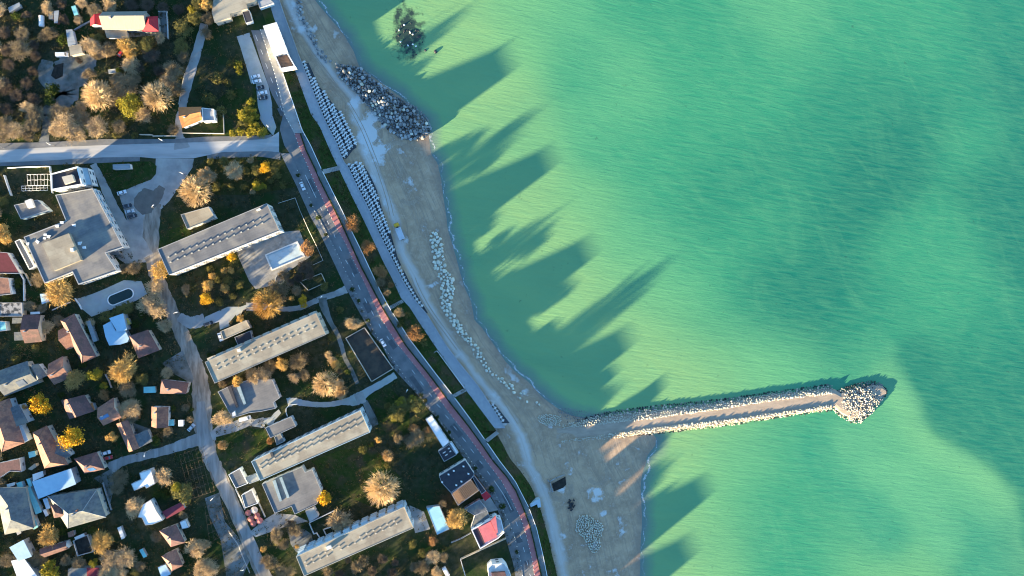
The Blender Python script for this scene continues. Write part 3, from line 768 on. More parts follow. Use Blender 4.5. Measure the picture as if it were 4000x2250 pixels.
for cx, cy, r0, a0, a1, n_ in (((r_ := t('r', 1080, 165))[0], r_[1], 44, -0.6, 2.6, 4), ((r_ := t('r', 610, 350))[0], r_[1], 50, -0.4, 2.9, 5), ((r_ := t('n', 130, 240))[0], r_[1], 45, -1.2, 1.2, 3), ((r_ := t('n', 640, 1000))[0], r_[1], 40, 0.2, 2.6, 4), ((r_ := t('n', 480, 520))[0], r_[1], 60, -2.5, -0.5, 4), ((r_ := t('n', 400, 700))[0], r_[1], 50, -1.5, 0.5, 3)):
    for k in range(n_):
        rad = r0 - k * 4.2
        rut([(cx + math.cos(a0 + (a1 - a0) * j / 24) * rad, cy + math.sin(a0 + (a1 - a0) * j / 24) * rad) for j in range(25)], .34)
M_RUT = mat('pressed_sand', (0.36, 0.265, 0.185), (0.46, 0.35, 0.25), scale=0.4, detail=7, spec=0.05)
structure('tyre_tracks', mb, M_RUT)

mb = MB()
for f_, y_, l_, w_ in ((.3, 420, 30, 3), (.6, 700, 50, 2.5), (.25, 860, 34, 3), (.7, 1010, 60, 2), (.4, 1180, 40, 3), (.65, 1330, 30, 2.6), (.3, 1470, 60, 2.4), (.55, 1660, 44, 3), (.35, 1800, 30, 2.2), (.6, 1930, 70, 2.4), (.3, 2080, 40, 3), (.5, 2190, 30, 2.4)):
    fx = lambda y: F_ROADL(y) + (F_ROADR(y) - F_ROADL(y)) * f_
    a_, b_ = Vector(P(fx(y_), y_, .038)), Vector(P(fx(y_ + l_), y_ + l_, .038))
    n_ = Vector((-(b_ - a_).y, (b_ - a_).x, 0)).normalized() * w_ / 2
    mb.face([a_ - n_, b_ - n_, b_ + n_, a_ + n_])
structure('asphalt_patch', mb, mat('patched_asphalt', (0.085, 0.09, 0.095), (0.11, 0.115, 0.12), scale=0.5, detail=8))
# ------------------------------------------------------------------ buildings
WIN = {}
def unit_window(matg=M_GLASS):
    """a 1 x 1 window plate with its frame, facing -Y"""
    if 'w' not in WIN:
        mb = MB()
        mb.box((0, 0, 0), (1, 0.06, 1))
        WIN['w'] = mb.mesh('window', matg)
    return WIN['w']
def add_windows(root, pts, h, base=0.0, storey=2.9, pitch=3.4, maxn=60, size=(1.5, 1.35), door=False, edges=None):
    """windows as parts on the walls that face the camera's nadir"""
    pts = ccw(pts)
    n = len(pts)
    o0 = root.location
    made = 0
    for i in range(n):
        a, b = Vector(pts[i][:2]), Vector(pts[(i + 1) % n][:2])
        d = b - a
        ln = d.length
        if ln < 3.2: continue
        d /= ln
        nrm = Vector((d.y, -d.x))
        mid = (a + b) / 2
        if nrm.dot(-mid.normalized()) < 0.12: continue
        k = max(1, int((ln - 1) / pitch))
        levels = max(1, int(h / storey))
        for lv in range(levels):
            for j in range(k):
                if made >= maxn: return
                p = a + d * (ln * (j + 0.5) / k) + nrm * 0.045
                z = base + lv * storey + 1.55
                isdoor = door and lv == 0 and j == k // 2 and made < 30
                w = put('door' if isdoor else 'window', unit_window(), root, (p.x - o0.x, p.y - o0.y, (z - (0.5 if isdoor else 0)) - o0.z), math.atan2(d.y, d.x), (1.0 if isdoor else size[0], 1, 2.1 if isdoor else size[1]))
                if isdoor: door = False
                made += 1
LAND = []       # landmarks: (photo x, photo y, phrase)
FOOT = []       # building footprints in photo pixels
def landmark(px, phrase):
    c = centre(px) if isinstance(px, list) else px
    LAND.append((c[0], c[1], phrase))
def thing(name, label, cat, loc, rz=0.0, group=None):
    return tag(empty(name, loc, rz), label, cat, group)
def flat_building(name, label, cat, roofpx, h, roofm, wallm, par=0.25, base=0.0, trim=None, windows=True, mark=None, group=None, wsize=(1.5, 1.35), pitch=3.4, maxn=60, thick=0.16, storey=2.9):
    if 0 < par < 0.45: par *= 0.6
    pts = ccw(W(roofpx, h))
    c = centre(pts)
    root = thing(name, label, cat, (c[0], c[1], base), 0, group)
    FOOT.append(roofpx)
    mb = MB()
    mb.prism(pts, base, h, cap=False)
    mb.build('wall', wallm, root)
    if par > 0:
        inn = inset(pts, thick)
        outp = inset(pts, -0.06)
        mb = MB()
        n = len(pts)
        top = [(p[0], p[1], h + par) for p in outp] + [(p[0], p[1], h + par) for p in inn]
        low = [(p[0], p[1], h - 0.25) for p in outp] + [(p[0], p[1], h - 0.05) for p in inn]
        mb.add(top + low, [(i, (i + 1) % n, n + (i + 1) % n, n + i) for i in range(n)] + [(2 * n + i, 2 * n + (i + 1) % n, (i + 1) % n, i) for i in range(n)] + [(n + i, n + (i + 1) % n, 3 * n + (i + 1) % n, 3 * n + i) for i in range(n)])
        mb.build('parapet', trim or (M_WALLG if par < 0.4 else wallm), root)
    else:
        inn = inset(pts, -0.25)
    mb = MB()
    if par > 0:
        mb.face([(p[0], p[1], h) for p in inn])
    else:
        mb.prism(inn, h, h + 0.18, bottom=True)
    mb.build('roof', roofm, root)
    if windows: add_windows(root, pts, h - base, base, size=wsize, pitch=pitch, maxn=maxn, door=True, storey=storey)
    if mark: landmark(roofpx, mark)
    return root
def pbox(root, name, px, z0, z1, m):
    """a part: prism over an outline seen at its top"""
    mb = MB(); mb.prism(W(px, z1), z0, z1, bottom=False)
    return mb.build(name, m, root)
def house(name, label, cat, quad, kind='gable', eave=3.6, ridge=6.2, axis=0, off=0.5, roofm=None, wallm=None, over=0.35, chimney=1, mark=None, windows=True, hip=None, extra=None, caps=False):
    """pitched-roof house; quad = the four eave corners in the photo; axis 0: ridge along edge AB, 1: along BC"""
    eave += 0.2; ridge += 0.9
    q = [Vector(P(x, y, eave)) for x, y in quad]
    A, B_, C_, D_ = q
    if axis == 1: A, B_, C_, D_ = B_, C_, D_, A
    c = (A + B_ + C_ + D_) / 4
    root = thing(name, label, cat, (c.x, c.y, 0))
    FOOT.append(quad)
    r1, r2 = A.lerp(D_, off), B_.lerp(C_, off)
    if kind == 'hip':
        k = hip if hip is not None else min(0.42, 0.5 * (D_ - A).length / max((B_ - A).length, 0.1))
        r1, r2 = r1.lerp(r2, k), r2.lerp(r1, k)
    r1.z = r2.z = ridge
    walls = inset([(p.x, p.y) for p in (A, B_, C_, D_)], over)
    mb = MB()
    mb.prism(walls, 0, eave - 0.02, cap=False)
    if kind == 'gable':
        for a_, b_, r_ in ((A, D_, r1), (B_, C_, r2)):
            i_ = (r1 - r2).normalized() * (-over if r_ is r1 else over)
            aa, bb, rr = a_ + i_, b_ + i_, r_ + i_
            mb.face([(aa.x, aa.y, eave - .02), (bb.x, bb.y, eave - .02), (rr.x, rr.y, ridge - .05)])
    mb.build('wall', wallm, root)
    mb = MB()
    dn = Vector((0, 0, -0.14))
    fs = [[A, B_, r2, r1], [C_, D_, r1, r2]]
    if kind == 'hip': fs += [[D_, A, r1], [B_, C_, r2]]
    for f in fs:
        mb.face(f)
        mb.face([v + dn for v in reversed(f)])
    loop = [A, B_, C_, D_] if kind == 'hip' else [A, B_, r2, C_, D_, r1]
    for i in range(len(loop)):
        a_, b_ = loop[i], loop[(i + 1) % len(loop)]
        mb.face([a_, a_ + dn, b_ + dn, b_])
    rf = mb.build('roof', roofm, root)
    if caps:
        mb = MB()
        up = Vector((0, 0, .05))
        mb.tube(r1 + up, r2 + up, .13, .13, 4)
        if kind == 'hip':
            for a_, b_ in ((A, r1), (D_, r1), (B_, r2), (C_, r2)): mb.tube(a_ + up, b_ + up, .13, .13, 4)
        put('ridge_cap', mb.mesh('ridge_cap', M_WALLG if caps is True else caps, tuple(root.location)), rf)
    if chimney:
        for k in range(chimney):
            p = r1.lerp(r2, 0.25 + 0.45 * k) + (A - D_).normalized() * (0.9 if k % 2 else -0.8)
            mb = MB(); mb.box((p.x, p.y, ridge - 0.1), (0.7, 0.55, 1.8), math.atan2((r2 - r1).y, (r2 - r1).x))
            put('chimney', mb.mesh('chimney', M_WALLR if k else M_WALLG, tuple(root.location)), rf)
    if windows: add_windows(root, walls, eave, 0, maxn=8, size=(1.1, 1.2), door=True)
    if mark: landmark(quad, mark)
    return root
def roof_panel(root, px, z, m, name='skylight', th=0.1, zs=None):
    pts = [P(x, y, z if zs is None else zs[i]) for i, (x, y) in enumerate(px)]
    mb = MB()
    if zs is None: mb.prism(ccw(pts), z - th, z)
    else:
        n = len(pts); lo = [(p[0], p[1], p[2] - th) for p in pts]
        mb.add(list(pts) + lo, [tuple(range(n))] + [(i, (i + 1) % n, n + (i + 1) % n, n + i) for i in range(n)])
    return mb.build(name, m, root)
def slope_panel(root, tile, u, v, eave, ridge, quad, axis, du, dv, m, name='skylight'):
    pass

# the five hotel blocks -------------------------------------------------------
VENT = MB(); VENT.box((0, 0, 0.22), (0.6, 0.5, 0.44)); VENT.box((0, 0, 0.475), (0.72, 0.62, 0.07))
VENT_ME = VENT.mesh('roof_vent', M_WALLB)
def block(label, px, h, rows, roofm, wallm, mark, trim=None, n=14, skip=(), vz=1.0):
    root = flat_building('hotel_block', label, 'hotel', px, h, roofm, wallm, par=0.35, trim=trim, mark=mark, group='long flat roofed hotel blocks', maxn=64, pitch=4.2, wsize=(2.4, 1.5), thick=0.15)
    for r_i, (p0, p1) in enumerate(rows):
        for k in range(n):
            if (r_i, k) in skip: continue
            s = k / (n - 1)
            p = P(p0[0] + (p1[0] - p0[0]) * s, p0[1] + (p1[1] - p0[1]) * s, h + 0.5)
            put('roof_vent', VENT_ME, root, (p[0] - root.location.x, p[1] - root.location.y, h - root.location.z), R(22), (1, 1, vz))
    return root
B1 = block('long flat roofed hotel block above the empty rectangular pool, white end wall', [(616, 974), (1042, 795), (1092, 901), (661, 1074)], 11.5, [((1017, 855), (658, 1004)), ((1025, 872), (666, 1024))], M_BITUM, M_WALLW, 'the hotel block beside the empty pool', M_WALLG)
B2 = block('long flat roofed hotel block with dark spotted roof vents, inland of the walled dark court', [(801, 1414), (1235, 1223), (1273, 1307), (839, 1497)], 11.5, [((1214.6, 1268), (843.5, 1427.6)), ((1222, 1282), (850, 1443))], M_BITUM2, M_WALLB, 'the hotel block left of the walled court', M_CONC, vz=0.5)
B3 = block('long sand roofed hotel block with pale blue upper wall, between curved path and restaurant', [(982, 1803), (1408, 1603), (1446, 1688), (1017, 1877)], 11.5, [((1387, 1645), (1014, 1817)), ((1393, 1664), (1020, 1831))], M_BITUM2, M_WALLC, 'the pale blue walled hotel block', M_WALLC)
B4 = block('lowest long hotel block, beige patched roof, under the huge bare tree', [(1157, 2174), (1579, 1980), (1615, 2062), (1188, 2250)], 11.5, [((1539, 2036), (1191, 2196)), ((1549, 2047), (1197.5, 2210))], M_BITUM2, M_WALLC, 'the lowest hotel block', M_WALLB, skip=((0, 6), (0, 7), (1, 9)), vz=0.7)
for px_, root_ in (('h 820,1350 850,1340 865,1390 835,1400', B3), ('j 1520,1085 1580,1065 1600,1100 1540,1125', B4), ('h 400,50 440,35 455,70 415,85', B2), ('d 640,1190 690,1165 705,1185 655,1205', B1)):
    pbox(root_, 'stair_head', G(px_), 11.5, 12.7, M_WALLW if root_ is not B3 else M_DARKMETAL)
# a neighbour beyond the lower edge, whose shadow falls on the beach
B5 = block('hotel block beyond the lower edge of the view', [(1498, 2795), (1925, 2600), (1962, 2685), (1535, 2870)], 11.5, [((1900, 2640), (1520, 2810))], M_BITUM2, M_WALLC, 'the far block')
B6 = block('second hotel block beyond the lower edge of the view', [(1426, 3055), (1853, 2860), (1890, 2945), (1463, 3130)], 11.5, [((1828, 2900), (1448, 3070))], M_BITUM2, M_WALLC, 'the farthest block')
# balconies along the upper side of block 4
def balconies(root, a, b, h, n, m):
    pa, pb = Vector(P(*a, h)), Vector(P(*b, h))
    d = (pb - pa).normalized(); nn = Vector((-d.y, d.x, 0))
    for lv in range(3):
        for k in range(n):
            p = pa.lerp(pb, (k + 0.5) / n) + nn * 0.65
            mb = MB(); mb.box((p.x, p.y, 2.8 * (lv + 1) + 0.5), ((pb - pa).length / n * 0.7, 1.3, 1.0), math.atan2(d.y, d.x))
            mb.build('balcony', m, root)
balconies(B4, (1157, 2174), (1579, 1980), 11.5, 12, M_WALLC)
balconies(B2, (801, 1414), (1235, 1223), 11.5, 12, M_WALLB)

# annexes -----------------------------------------------------------------------
X = flat_building
X('annex', 'small flat annex with white strip, behind the hotel block above the empty pool', 'annex', G('w 455,540 525,520 541,548 471,576'), 4.2, M_BITUM2, M_WALLW, 0.3)
X('annex', 'small brown roofed annex beside the parked silver car and white plaza', 'annex', G('f 200,1270 520,1130 570,1225 235,1375'), 4.2, M_BITUM2, M_WALLG, 0.3, trim=M_WALLB)
X('link_wing', 'dark low link wing joining the brown annex to its hotel block', 'link wing', G('f 375,1345 575,1262 600,1380 420,1449'), 3.2, M_DARKROOF, M_WALLG, 0.2)
X('annex', 'grey flat annex with pale blue edges, above the pale blue walled hotel block', 'annex', G('h 762,1035 1085,892 1145,1015 825,1160'), 4.6, M_BITUM, M_WALLC, 0.35)
X('link_wing', 'narrow grey link wing between the pale blue annex and its hotel block', 'link wing', G('h 875,1150 950,1112 1000,1205 905,1252'), 3.4, M_BITUM, M_WALLC, 0.25)
S = X('restaurant_hall', 'low square flat hall with glazed roof lights below the second hotel block', 'hall', G('h 165,580 300,515 560,430 850,430 945,655 860,715 890,790 700,830 560,845 350,910'), 4.2, M_BITUM, M_WALLW, 0.3, mark='the square hall with roof lights')
for l_ in ('h 400,525 440,505 520,730 490,745', 'h 285,515 325,500 420,770 395,785'):
    roof_panel(S, G(l_), 4.9, M_DARKROOF if '285' in l_ else M_ROOFGLASS, 'roof_light', 0.7)
pbox(S, 'stair_head', G('h 340,850 375,820 390,880 350,895'), 4.2, 5.4, M_WALLW)
S = X('restaurant', 'large flat restaurant roof with two long glazed strips below the sandy hotel block', 'restaurant', G('j 720,292 1222,75 1262,145 1352,108 1468,380 1412,540 1132,672 1090,572 880,660'), 5.0, M_BITUM, M_WALLW, 0.35, mark='the restaurant with two glazed strips')
for l_ in ('j 850,255 888,240 970,505 940,515', 'j 935,215 970,205 1065,460 1035,472'):
    roof_panel(S, G(l_), 5.7, M_ROOFGLASS, 'roof_light', 0.7)
X('kitchen_wing', 'small flat white walled wing near the lane, left of the sandy hotel block', 'wing', G('j 300,175 440,95 540,285 390,345'), 4.4, M_BITUM, M_WHITE, 0.35, trim=M_WHITE)
X('kitchen_wing', 'tiny pale connecting roof between white wing and sandy hotel block', 'wing', G('j 522,212 640,170 680,245 560,290'), 3.6, M_CONC, M_WALLW, 0.2)
X('kitchen_wing', 'grey flat roofed wing right above the red umbrellas', 'wing', G('j 462,432 590,362 665,535 510,592'), 4.0, M_BITUM, M_WHITE, 0.3, trim=M_WHITE)
X('porch', 'small square grey porch with white corners right of the restaurant', 'porch', G('j 1265,630 1370,585 1430,700 1320,770'), 3.4, M_CONC2, M_WHITE, 0.25)
# the left hotel complex
S = X('hotel_hall', 'big irregular grey flat roof with raised central box, left of the fork in the lane', 'hotel', [(217, 762), (362, 736), (482, 966), (413, 988), (458, 1058), (307, 1111), (284, 1062), (175, 1106), (94, 926), (258, 862)], 7.0, M_BITUM, M_WALLW, 0.4, mark='the big irregular grey roof', thick=0.3)
pbox(S, 'raised_hall', G('e 525,165 865,35 1020,372 682,508'), 7.0, 9.0, M_BITUM2)
pbox(S, 'roof_hatch', G('e 880,225 915,225 920,262 885,262'), 9.0, 10.2, M_WHITE)
for l_ in ('e 455,115 495,140 475,170 445,140', 'e 550,40 590,40 580,70 545,65', 'e 590,60 640,60 620,100 585,90', 'e 545,85 580,90 570,115 540,110', 'e 975,145 1030,140 1010,185 980,185', 'e 1030,205 1070,195 1080,230 1040,230', 'c 690,1380 740,1375 735,1410 700,1410', 'c 900,1370 950,1365 945,1400 910,1395', 'c 750,1335 800,1335 795,1365 760,1365', 'e 325,155 365,150 360,185 335,185'):
    pbox(S, 'roof_unit', G(l_), 7.0, 7.45, M_WHITE)
mb = MB()
g_ = ccw(W(G('c 1165,925 1210,925 1475,1449 1440,1449'), 4.5)); mb.prism(g_, 4.2, 4.5, bottom=True); mb.build('canopy', M_WALLC, S)
X('side_terrace', 'narrow white terrace wing with square openings on the left of the grey roof', 'terrace', G('e 195,140 255,112 440,455 375,492'), 3.2, M_BITUM, M_WHITE, 0.6)
S = X('villa', 'square white villa with dark sunken roof terrace beside the street', 'villa', G('c 645,742 985,648 1045,875 655,945'), 9.5, M_DARKROOF, M_WHITE, 0.9, mark='the white villa with a dark roof terrace', thick=0.45)
pbox(S, 'stair_head', G('c 775,775 905,745 935,830 815,870'), 9.5, 11.3, M_WALLB)
X('terrace_wing', 'pale tiled terrace wing on the right of the square white villa', 'terrace', G('c 1005,660 1100,665 1160,875 1048,880'), 6.0, M_WALLC, M_WHITE, 0.3)
S = X('bungalow', 'small blue grey flat bungalow with a bright white dormer box', 'bungalow', G('c 180,1132 470,1065 610,1195 265,1305'), 4.2, M_BITUM, M_WALLC, 0.3, mark='the blue grey bungalow')
pbox(S, 'dormer', G('c 308,1078 385,1050 425,1150 348,1168'), 4.2, 6.0, M_WALLW)
X('kiosk', 'little grey kiosk roof on the grass triangle below the street', 'kiosk', G('c 1420,622 1630,612 1640,668 1422,680'), 2.9, M_GREYMETAL, M_WHITE, 0.12, windows=False, mark='the kiosk on the grass triangle')
X('shed', 'small pale blue roofed shed right beside a golden tree', 'shed', G('e 512,805 595,800 612,890 535,920'), 2.8, M_BLUEMETAL, M_WALLG, 0, windows=False, mark='the pale blue shed')
# along the coast road
X('market_hall', 'long white roofed building at the top of the coast road', 'building', G('b 740,332 900,288 1040,655 873,695'), 6.0, M_WHITE, M_WHITE, 0, mark='the long white roofed building')
X('unfinished_building', 'roofless brown unfinished shell at the lower end of the white roof', 'building', G('b 880,702 1040,662 1148,850 962,885'), 3.2, M_RUST, M_WHITE, 1.9, thick=0.5, windows=False)
S = X('pavilion', 'long narrow white roof beside the coast road, below the shrub bed', 'pavilion', G('k 202,930 278,882 500,1215 420,1282'), 3.8, M_WHITE, M_WALLW, 0.12, mark='the narrow white pavilion')
X('pavilion', 'thin white strip roof alongside the small dark square roof', 'pavilion', G('k 500,1222 530,1215 615,1345 588,1368'), 3.2, M_WHITE, M_WALLW, 0.1, windows=False)
S = X('cafe', 'small dark square roof with white edge and pale roof marks', 'cafe', G('k 362,1332 495,1242 590,1372 435,1460'), 3.4, M_DARKROOF, M_WHITE, 0.2, mark='the small dark square roof')
for l_ in ('k 415,1350 450,1330 455,1340 420,1360', 'k 445,1380 475,1362 480,1372 450,1390', 'k 480,1290 505,1285 508,1300 484,1305', 'k 500,1330 520,1320 525,1332 505,1342'):
    pbox(S, 'roof_vent', G(l_), 3.4, 3.7, M_WALLW)
S = X('black_roof_house', 'big black felt roof dotted with small white skylights by the road', 'building', G('l 372,190 700,-10 815,165 770,232 520,400 400,270'), 5.0, M_DARKROOF, M_WALLW, 0.2, mark='the black roof with white skylights')
for u_, v_ in ((678, 72), (555, 128), (490, 173), (740, 165), (652, 262), (588, 308), (410, 270)):
    pbox(S, 'skylight', G(f'l {u_ - 10},{v_ - 12} {u_ + 12},{v_ - 6} {u_ + 10},{v_ + 12} {u_ - 12},{v_ + 6}'), 5.0, 5.35, M_WHITE)
S = X('unfinished_house', 'roofless ribbed brown roof frame below the black roof', 'building', G('l 525,412 765,235 872,372 610,562'), 5.0, M_RUST, M_WALLR, 0.1, mark='the ribbed brown roof frame')
for k in range(14):
    s = k / 13
    a_ = P(*t('l', 545 + (780 - 545) * s, 420 + (250 - 420) * s), 5.5); b_ = P(*t('l', 625 + (865 - 625) * s, 540 + (375 - 540) * s), 5.5)
    mb = MB(); mb.tube(a_, b_, .13, .13, 4); mb.build('rafter', M_WOOD, S)
X('shop', 'dark brown roof strip along the road right of the ribbed frame', 'shop', G('l 790,205 815,190 960,380 905,420'), 4.0, M_DARKROOF, M_WALLR, 0.1, windows=False)
X('shop', 'small bright red roof at the roadside below the black roof', 'shop', G('l 905,425 960,385 1018,445 950,498'), 3.6, M_REDMETAL, M_WALLR, 0, windows=False)
X('garage', 'grey felt garage roof left of the pale terrace by the road', 'garage', G('l 690,608 880,492 968,608 820,688'), 3.6, M_SLATE, M_WALLG, 0.1)
X('garage', 'dark grey garage roof directly above the pink roofed house', 'garage', G('l 822,690 972,620 1012,722 772,838'), 3.4, M_SLATE, M_WALLG, 0.12)
sheet('yard', G('l 890,490 1010,450 1115,620 985,650 930,560'), 0.09, M_CONC)
S = X('pink_house', 'white house with flat pink roof and roof terrace by the road', 'house', G('l 775,862 1080,700 1150,735 1190,900 1110,975 885,1105'), 6.0, M_WALLW, M_WHITE, 0.6, mark='the pink roofed white house', thick=0.4)
pbox(S, 'pink_roof', G('l 870,840 1015,765 1105,955 945,1030'), 6.0, 7.3, M_PINKROOF)
pbox(S, 'turret_roof', G('l 1020,760 1085,700 1110,900 1090,920'), 6.0, 8.0, M_PINKROOF)
pbox(S, 'roof_deck', G('l 800,880 865,845 950,1040 895,1085'), 6.0, 6.3, M_DARKROOF)
S = X('white_house', 'bright white stepped house at the roadside near the lower edge', 'house', G('l 985,1350 1035,1300 1180,1285 1230,1340 1275,1449 1290,1500 1000,1500'), 6.5, M_WALLW, M_WHITE, 0.5, mark='the white stepped house')
pbox(S, 'upper_roof', G('l 1030,1410 1200,1400 1230,1500 1040,1500'), 6.5, 8.0, M_TILEB)
X('beach_canopy', 'pale turquoise sheet roof with dark stains left of a golden tree', 'canopy', G('l 212,590 375,568 500,860 345,930'), 3.0, M_AQUA if False else mat('turquoise_sheet', (0.26, 0.50, 0.58), (0.30, 0.55, 0.62), scale=0.5, rough=0.7, c3=(0.05, 0.07, 0.07), scale3=0.35, lo3=0.6, hi3=0.72), M_WALLG, 0.1, windows=False, mark='the turquoise sheet roof')
X('top_house', 'old pale brown rambling roof at the top edge beside the coast road', 'house', G('b 95,150 115,0 130,-60 660,-40 630,10 515,45 530,105 305,168 318,218 130,278'), 5.0, M_BITUM2, M_WALLB, 0, mark='the rambling pale brown roof')
X('outbuilding', 'small dark green outbuilding with white edge below the rambling roof', 'shed', G('b 470,150 560,130 600,265 515,290'), 3.0, M_DARKROOF, M_WHITE, 0.12, windows=False)
X('outbuilding', 'white edged small terrace roof at the top edge of the coast road', 'shed', G('b 660,0 800,-20 865,35 800,60 690,100'), 3.0, M_WALLG, M_WHITE, 0.2, windows=False)

# the barn farm at the upper left
H = house
S = H('barn', 'long grey and cream barn with red roofs at both ends', 'barn', G('a 1290,148 1850,140 1840,375 1290,372'), 'gable', 4.2, 7.2, 0, 0.4, mat('barn_roof', (0.25, 0.235, 0.20), (0.21, 0.20, 0.175), scale=0.5, detail=8, rough=0.85, stretch=(3, 0.3, 1)), M_WALLB, mark='the long barn')
H('barn_wing', 'red metal roofed wing at the left end of the long barn', 'barn', G('a 1135,240 1290,160 1290,322 1135,326'), 'gable', 3.8, 5.2, 1, 0.5, M_REDMETAL, M_WALLB, chimney=0)
H('barn_wing', 'red metal hipped wing at the right end of the long barn', 'barn', G('a 1845,208 1985,202 1996,392 1790,394'), 'hip', 3.8, 6.2, 1, 0.5, M_REDMETAL, M_WALLB, chimney=0)
X('porch', 'low cream porch roof along the lower side of the long barn', 'porch', G('a 1325,385 1590,380 1600,462 1350,470'), 2.6, M_BITUM2, M_WALLW, 0, windows=False)
X('shed', 'long narrow white sheet shed left of the long barn', 'shed', G('a 838,382 905,376 948,555 865,578'), 2.8, M_GREYMETAL, M_WALLW, 0, windows=False)
X('shed', 'square cream flat shed above the dirt yard', 'shed', G('a 877,592 1010,557 1034,660 892,693'), 3.0, M_BITUM2, M_WALLB, 0, windows=False, mark='the cream shed above the dirt yard')
X('shed', 'pale aqua strip shed among the dark trees left of the barn', 'shed', G('a 905,88 945,76 980,178 940,190'), 2.4, M_AQUA, M_WALLG, 0, windows=False)
X('shed', 'narrow red sided shed between brown trees left of the barn', 'shed', G('a 685,145 735,140 722,285 690,285'), 2.4, M_GREYMETAL, M_WALLR, 0, windows=False)
X('shed', 'pale ragged shed at the upper left corner of the wood', 'shed', G('a 112,100 240,40 250,75 125,150'), 2.4, M_GREYMETAL, M_WALLG, 0, windows=False)
mb = MB()
c_ = P(*t('a', 525, 265), 1.0)
mb.tube((c_[0], c_[1] - 2.6, 1.1), (c_[0], c_[1] + 2.4, 1.1), 1.15, 1.15, 14); mb.box((c_[0], c_[1] - 1.5, .2), (1.6, .4, .5)); mb.box((c_[0], c_[1] + 1.5, .2), (1.6, .4, .5)); mb.tube((c_[0], c_[1], 2.1), (c_[0], c_[1], 2.6), .3, .3, 8)
single('storage_tank', mb, M_WHITE, 'white cylindrical tank lying among the trees left of the barn', 'tank')
S = H('orange_house', 'small house with bright orange roof above the street', 'house', [(697, 419), (787, 417), (790, 468), (712, 500)], 'gable', 4.0, 5.6, 0, 0.5, M_TILEO, M_WHITE, mark='the orange roofed house')
X('white_extension', 'white flat extension on the right of the orange roof', 'house', [(790, 422), (836, 427), (839, 471), (793, 474)], 4.4, M_WALLG, M_WHITE, 0.5)
mb = MB()
for (a_, b_) in (((840, 432), (872, 432)), ((872, 432), (876, 520)), ((712, 520), (876, 522))):
    p0, p1 = P(*a_, 0.7), P(*b_, 0.7)
    mb.box(((p0[0] + p1[0]) / 2, (p0[1] + p1[1]) / 2, .7), (math.hypot(p1[0] - p0[0], p1[1] - p0[1]), .2, 1.4), math.atan2(p1[1] - p0[1], p1[0] - p0[0]))
single('garden_wall', mb, M_WALLB, 'low cream garden wall round the orange roofed house', 'wall')

# the village -----------------------------------------------------------------
S = H('slate_house', 'wide slate grey gabled house at the left edge, white side boxes', 'house', G('g -60,330 345,192 500,472 60,640'), 'gable', 4.2, 6.6, 0, 0.55, M_SLATE, M_WALLB, mark='the wide slate grey house')
H('slate_wing', 'slate grey side wing with white gable wall', 'house', G('g 365,262 480,225 590,372 440,452'), 'gable', 4.0, 5.4, 1, 0.5, M_SLATE, M_WHITE, chimney=0)
H('tile_house', 'brown tiled house with one bright cream roof face, left of a golden tree', 'house', G('g 605,232 795,128 885,400 680,495'), 'gable', 3.8, 6.4, 0, 0.5, M_TILE, M_WALLB, mark='the brown and cream gabled house')
S = H('long_house', 'large dark red house with long ridge and hipped lower end', 'house', [(236, 1252), (290, 1225), (377, 1393), (320, 1418)], 'hip', 4.6, 8.0, 1, 0.5, M_TILEB, M_WALLB, hip=0.12, mark='the large dark red house', caps=M_TILE)
H('long_house_wing', 'two small stepped wings on the left of the large dark red house', 'house', [(226, 1292), (272, 1268), (312, 1340), (262, 1368)], 'gable', 4.4, 7.0, 0, 0.45, M_TILE, M_WALLB, chimney=0)
X('blue_house', 'stepped sky blue sheet roofs below the oval pool terrace', 'house', G('e 1305,1198 1392,1150 1450,1268 1560,1245 1618,1360 1600,1400 1510,1430 1380,1440 1335,1338'), 4.2, M_BLUEMETAL, M_WALLG, 0, mark='the sky blue roofs')
X('blue_house_wing', 'upper brighter sky blue roof square beside the yellow hut', 'house', G('e 1385,1108 1545,1052 1590,1248 1480,1266'), 5.2, M_BLUEMETAL, M_WALLG, 0)
X('hut', 'tiny yellow roofed hut beside the sky blue roofs', 'hut', G('e 1545,1132 1605,1107 1640,1170 1578,1200'), 2.6, mat('ochre_sheet', (0.55, 0.38, 0.10), (0.48, 0.33, 0.09), scale=0.7), M_WALLB, 0, windows=False)
H('brown_house', 'dark brown hipped house with tall ridge below the yellow hut', 'house', [(505, 1312), (578, 1288), (623, 1368), (540, 1400)], 'hip', 4.4, 7.4, 0, 0.5, M_TILEB, M_WALLB, mark='the dark brown hipped house')
H('brown_house', 'dark hipped house with a lit triangular dormer beside the lane', 'house', G('g 2030,425 2375,465 2340,610 2010,605'), 'hip', 4.2, 7.0, 0, 0.5, M_TILEB, M_WALLG, mark='the dark hipped house by the lane')
H('tile_house', 'square house half cream half dark red with three roof windows', 'house', G('g 765,690 1062,618 1185,825 875,925'), 'gable', 4.0, 6.6, 1, 0.58, M_TILEB, M_WALLB, mark='the cream and dark red square house')
H('tile_house', 'house with blue solar panel on its bright lower roof face', 'house', G('g 1225,785 1430,652 1530,905 1300,1008'), 'gable', 4.0, 6.4, 0, 0.45, M_TILE, M_WALLB, mark='the house with the blue panel')
S = LASTHOUSE = bpy.data.objects[-1] if False else None
H('long_low_house', 'long low terracotta roof running down to the lower lane', 'house', G('g 1462,985 1610,930 1752,1290 1622,1340'), 'gable', 3.4, 4.3, 1, 0.5, M_TILE, M_WALLB, chimney=0, mark='the long low terracotta roof')
X('extension', 'grey blue flat extension right of the long low terracotta roof', 'house', G('g 1702,1130 1850,1062 1910,1200 1755,1278'), 3.2, M_SLATE, M_WALLG, 0, windows=False)
H('tile_house', 'small upright house with bright left roof face near the lane bend', 'house', G('g 1905,765 2120,768 2115,1030 1905,1020'), 'gable', 3.8, 6.0, 1, 0.55, M_TILE, M_WALLW, mark='the upright house near the lane bend')
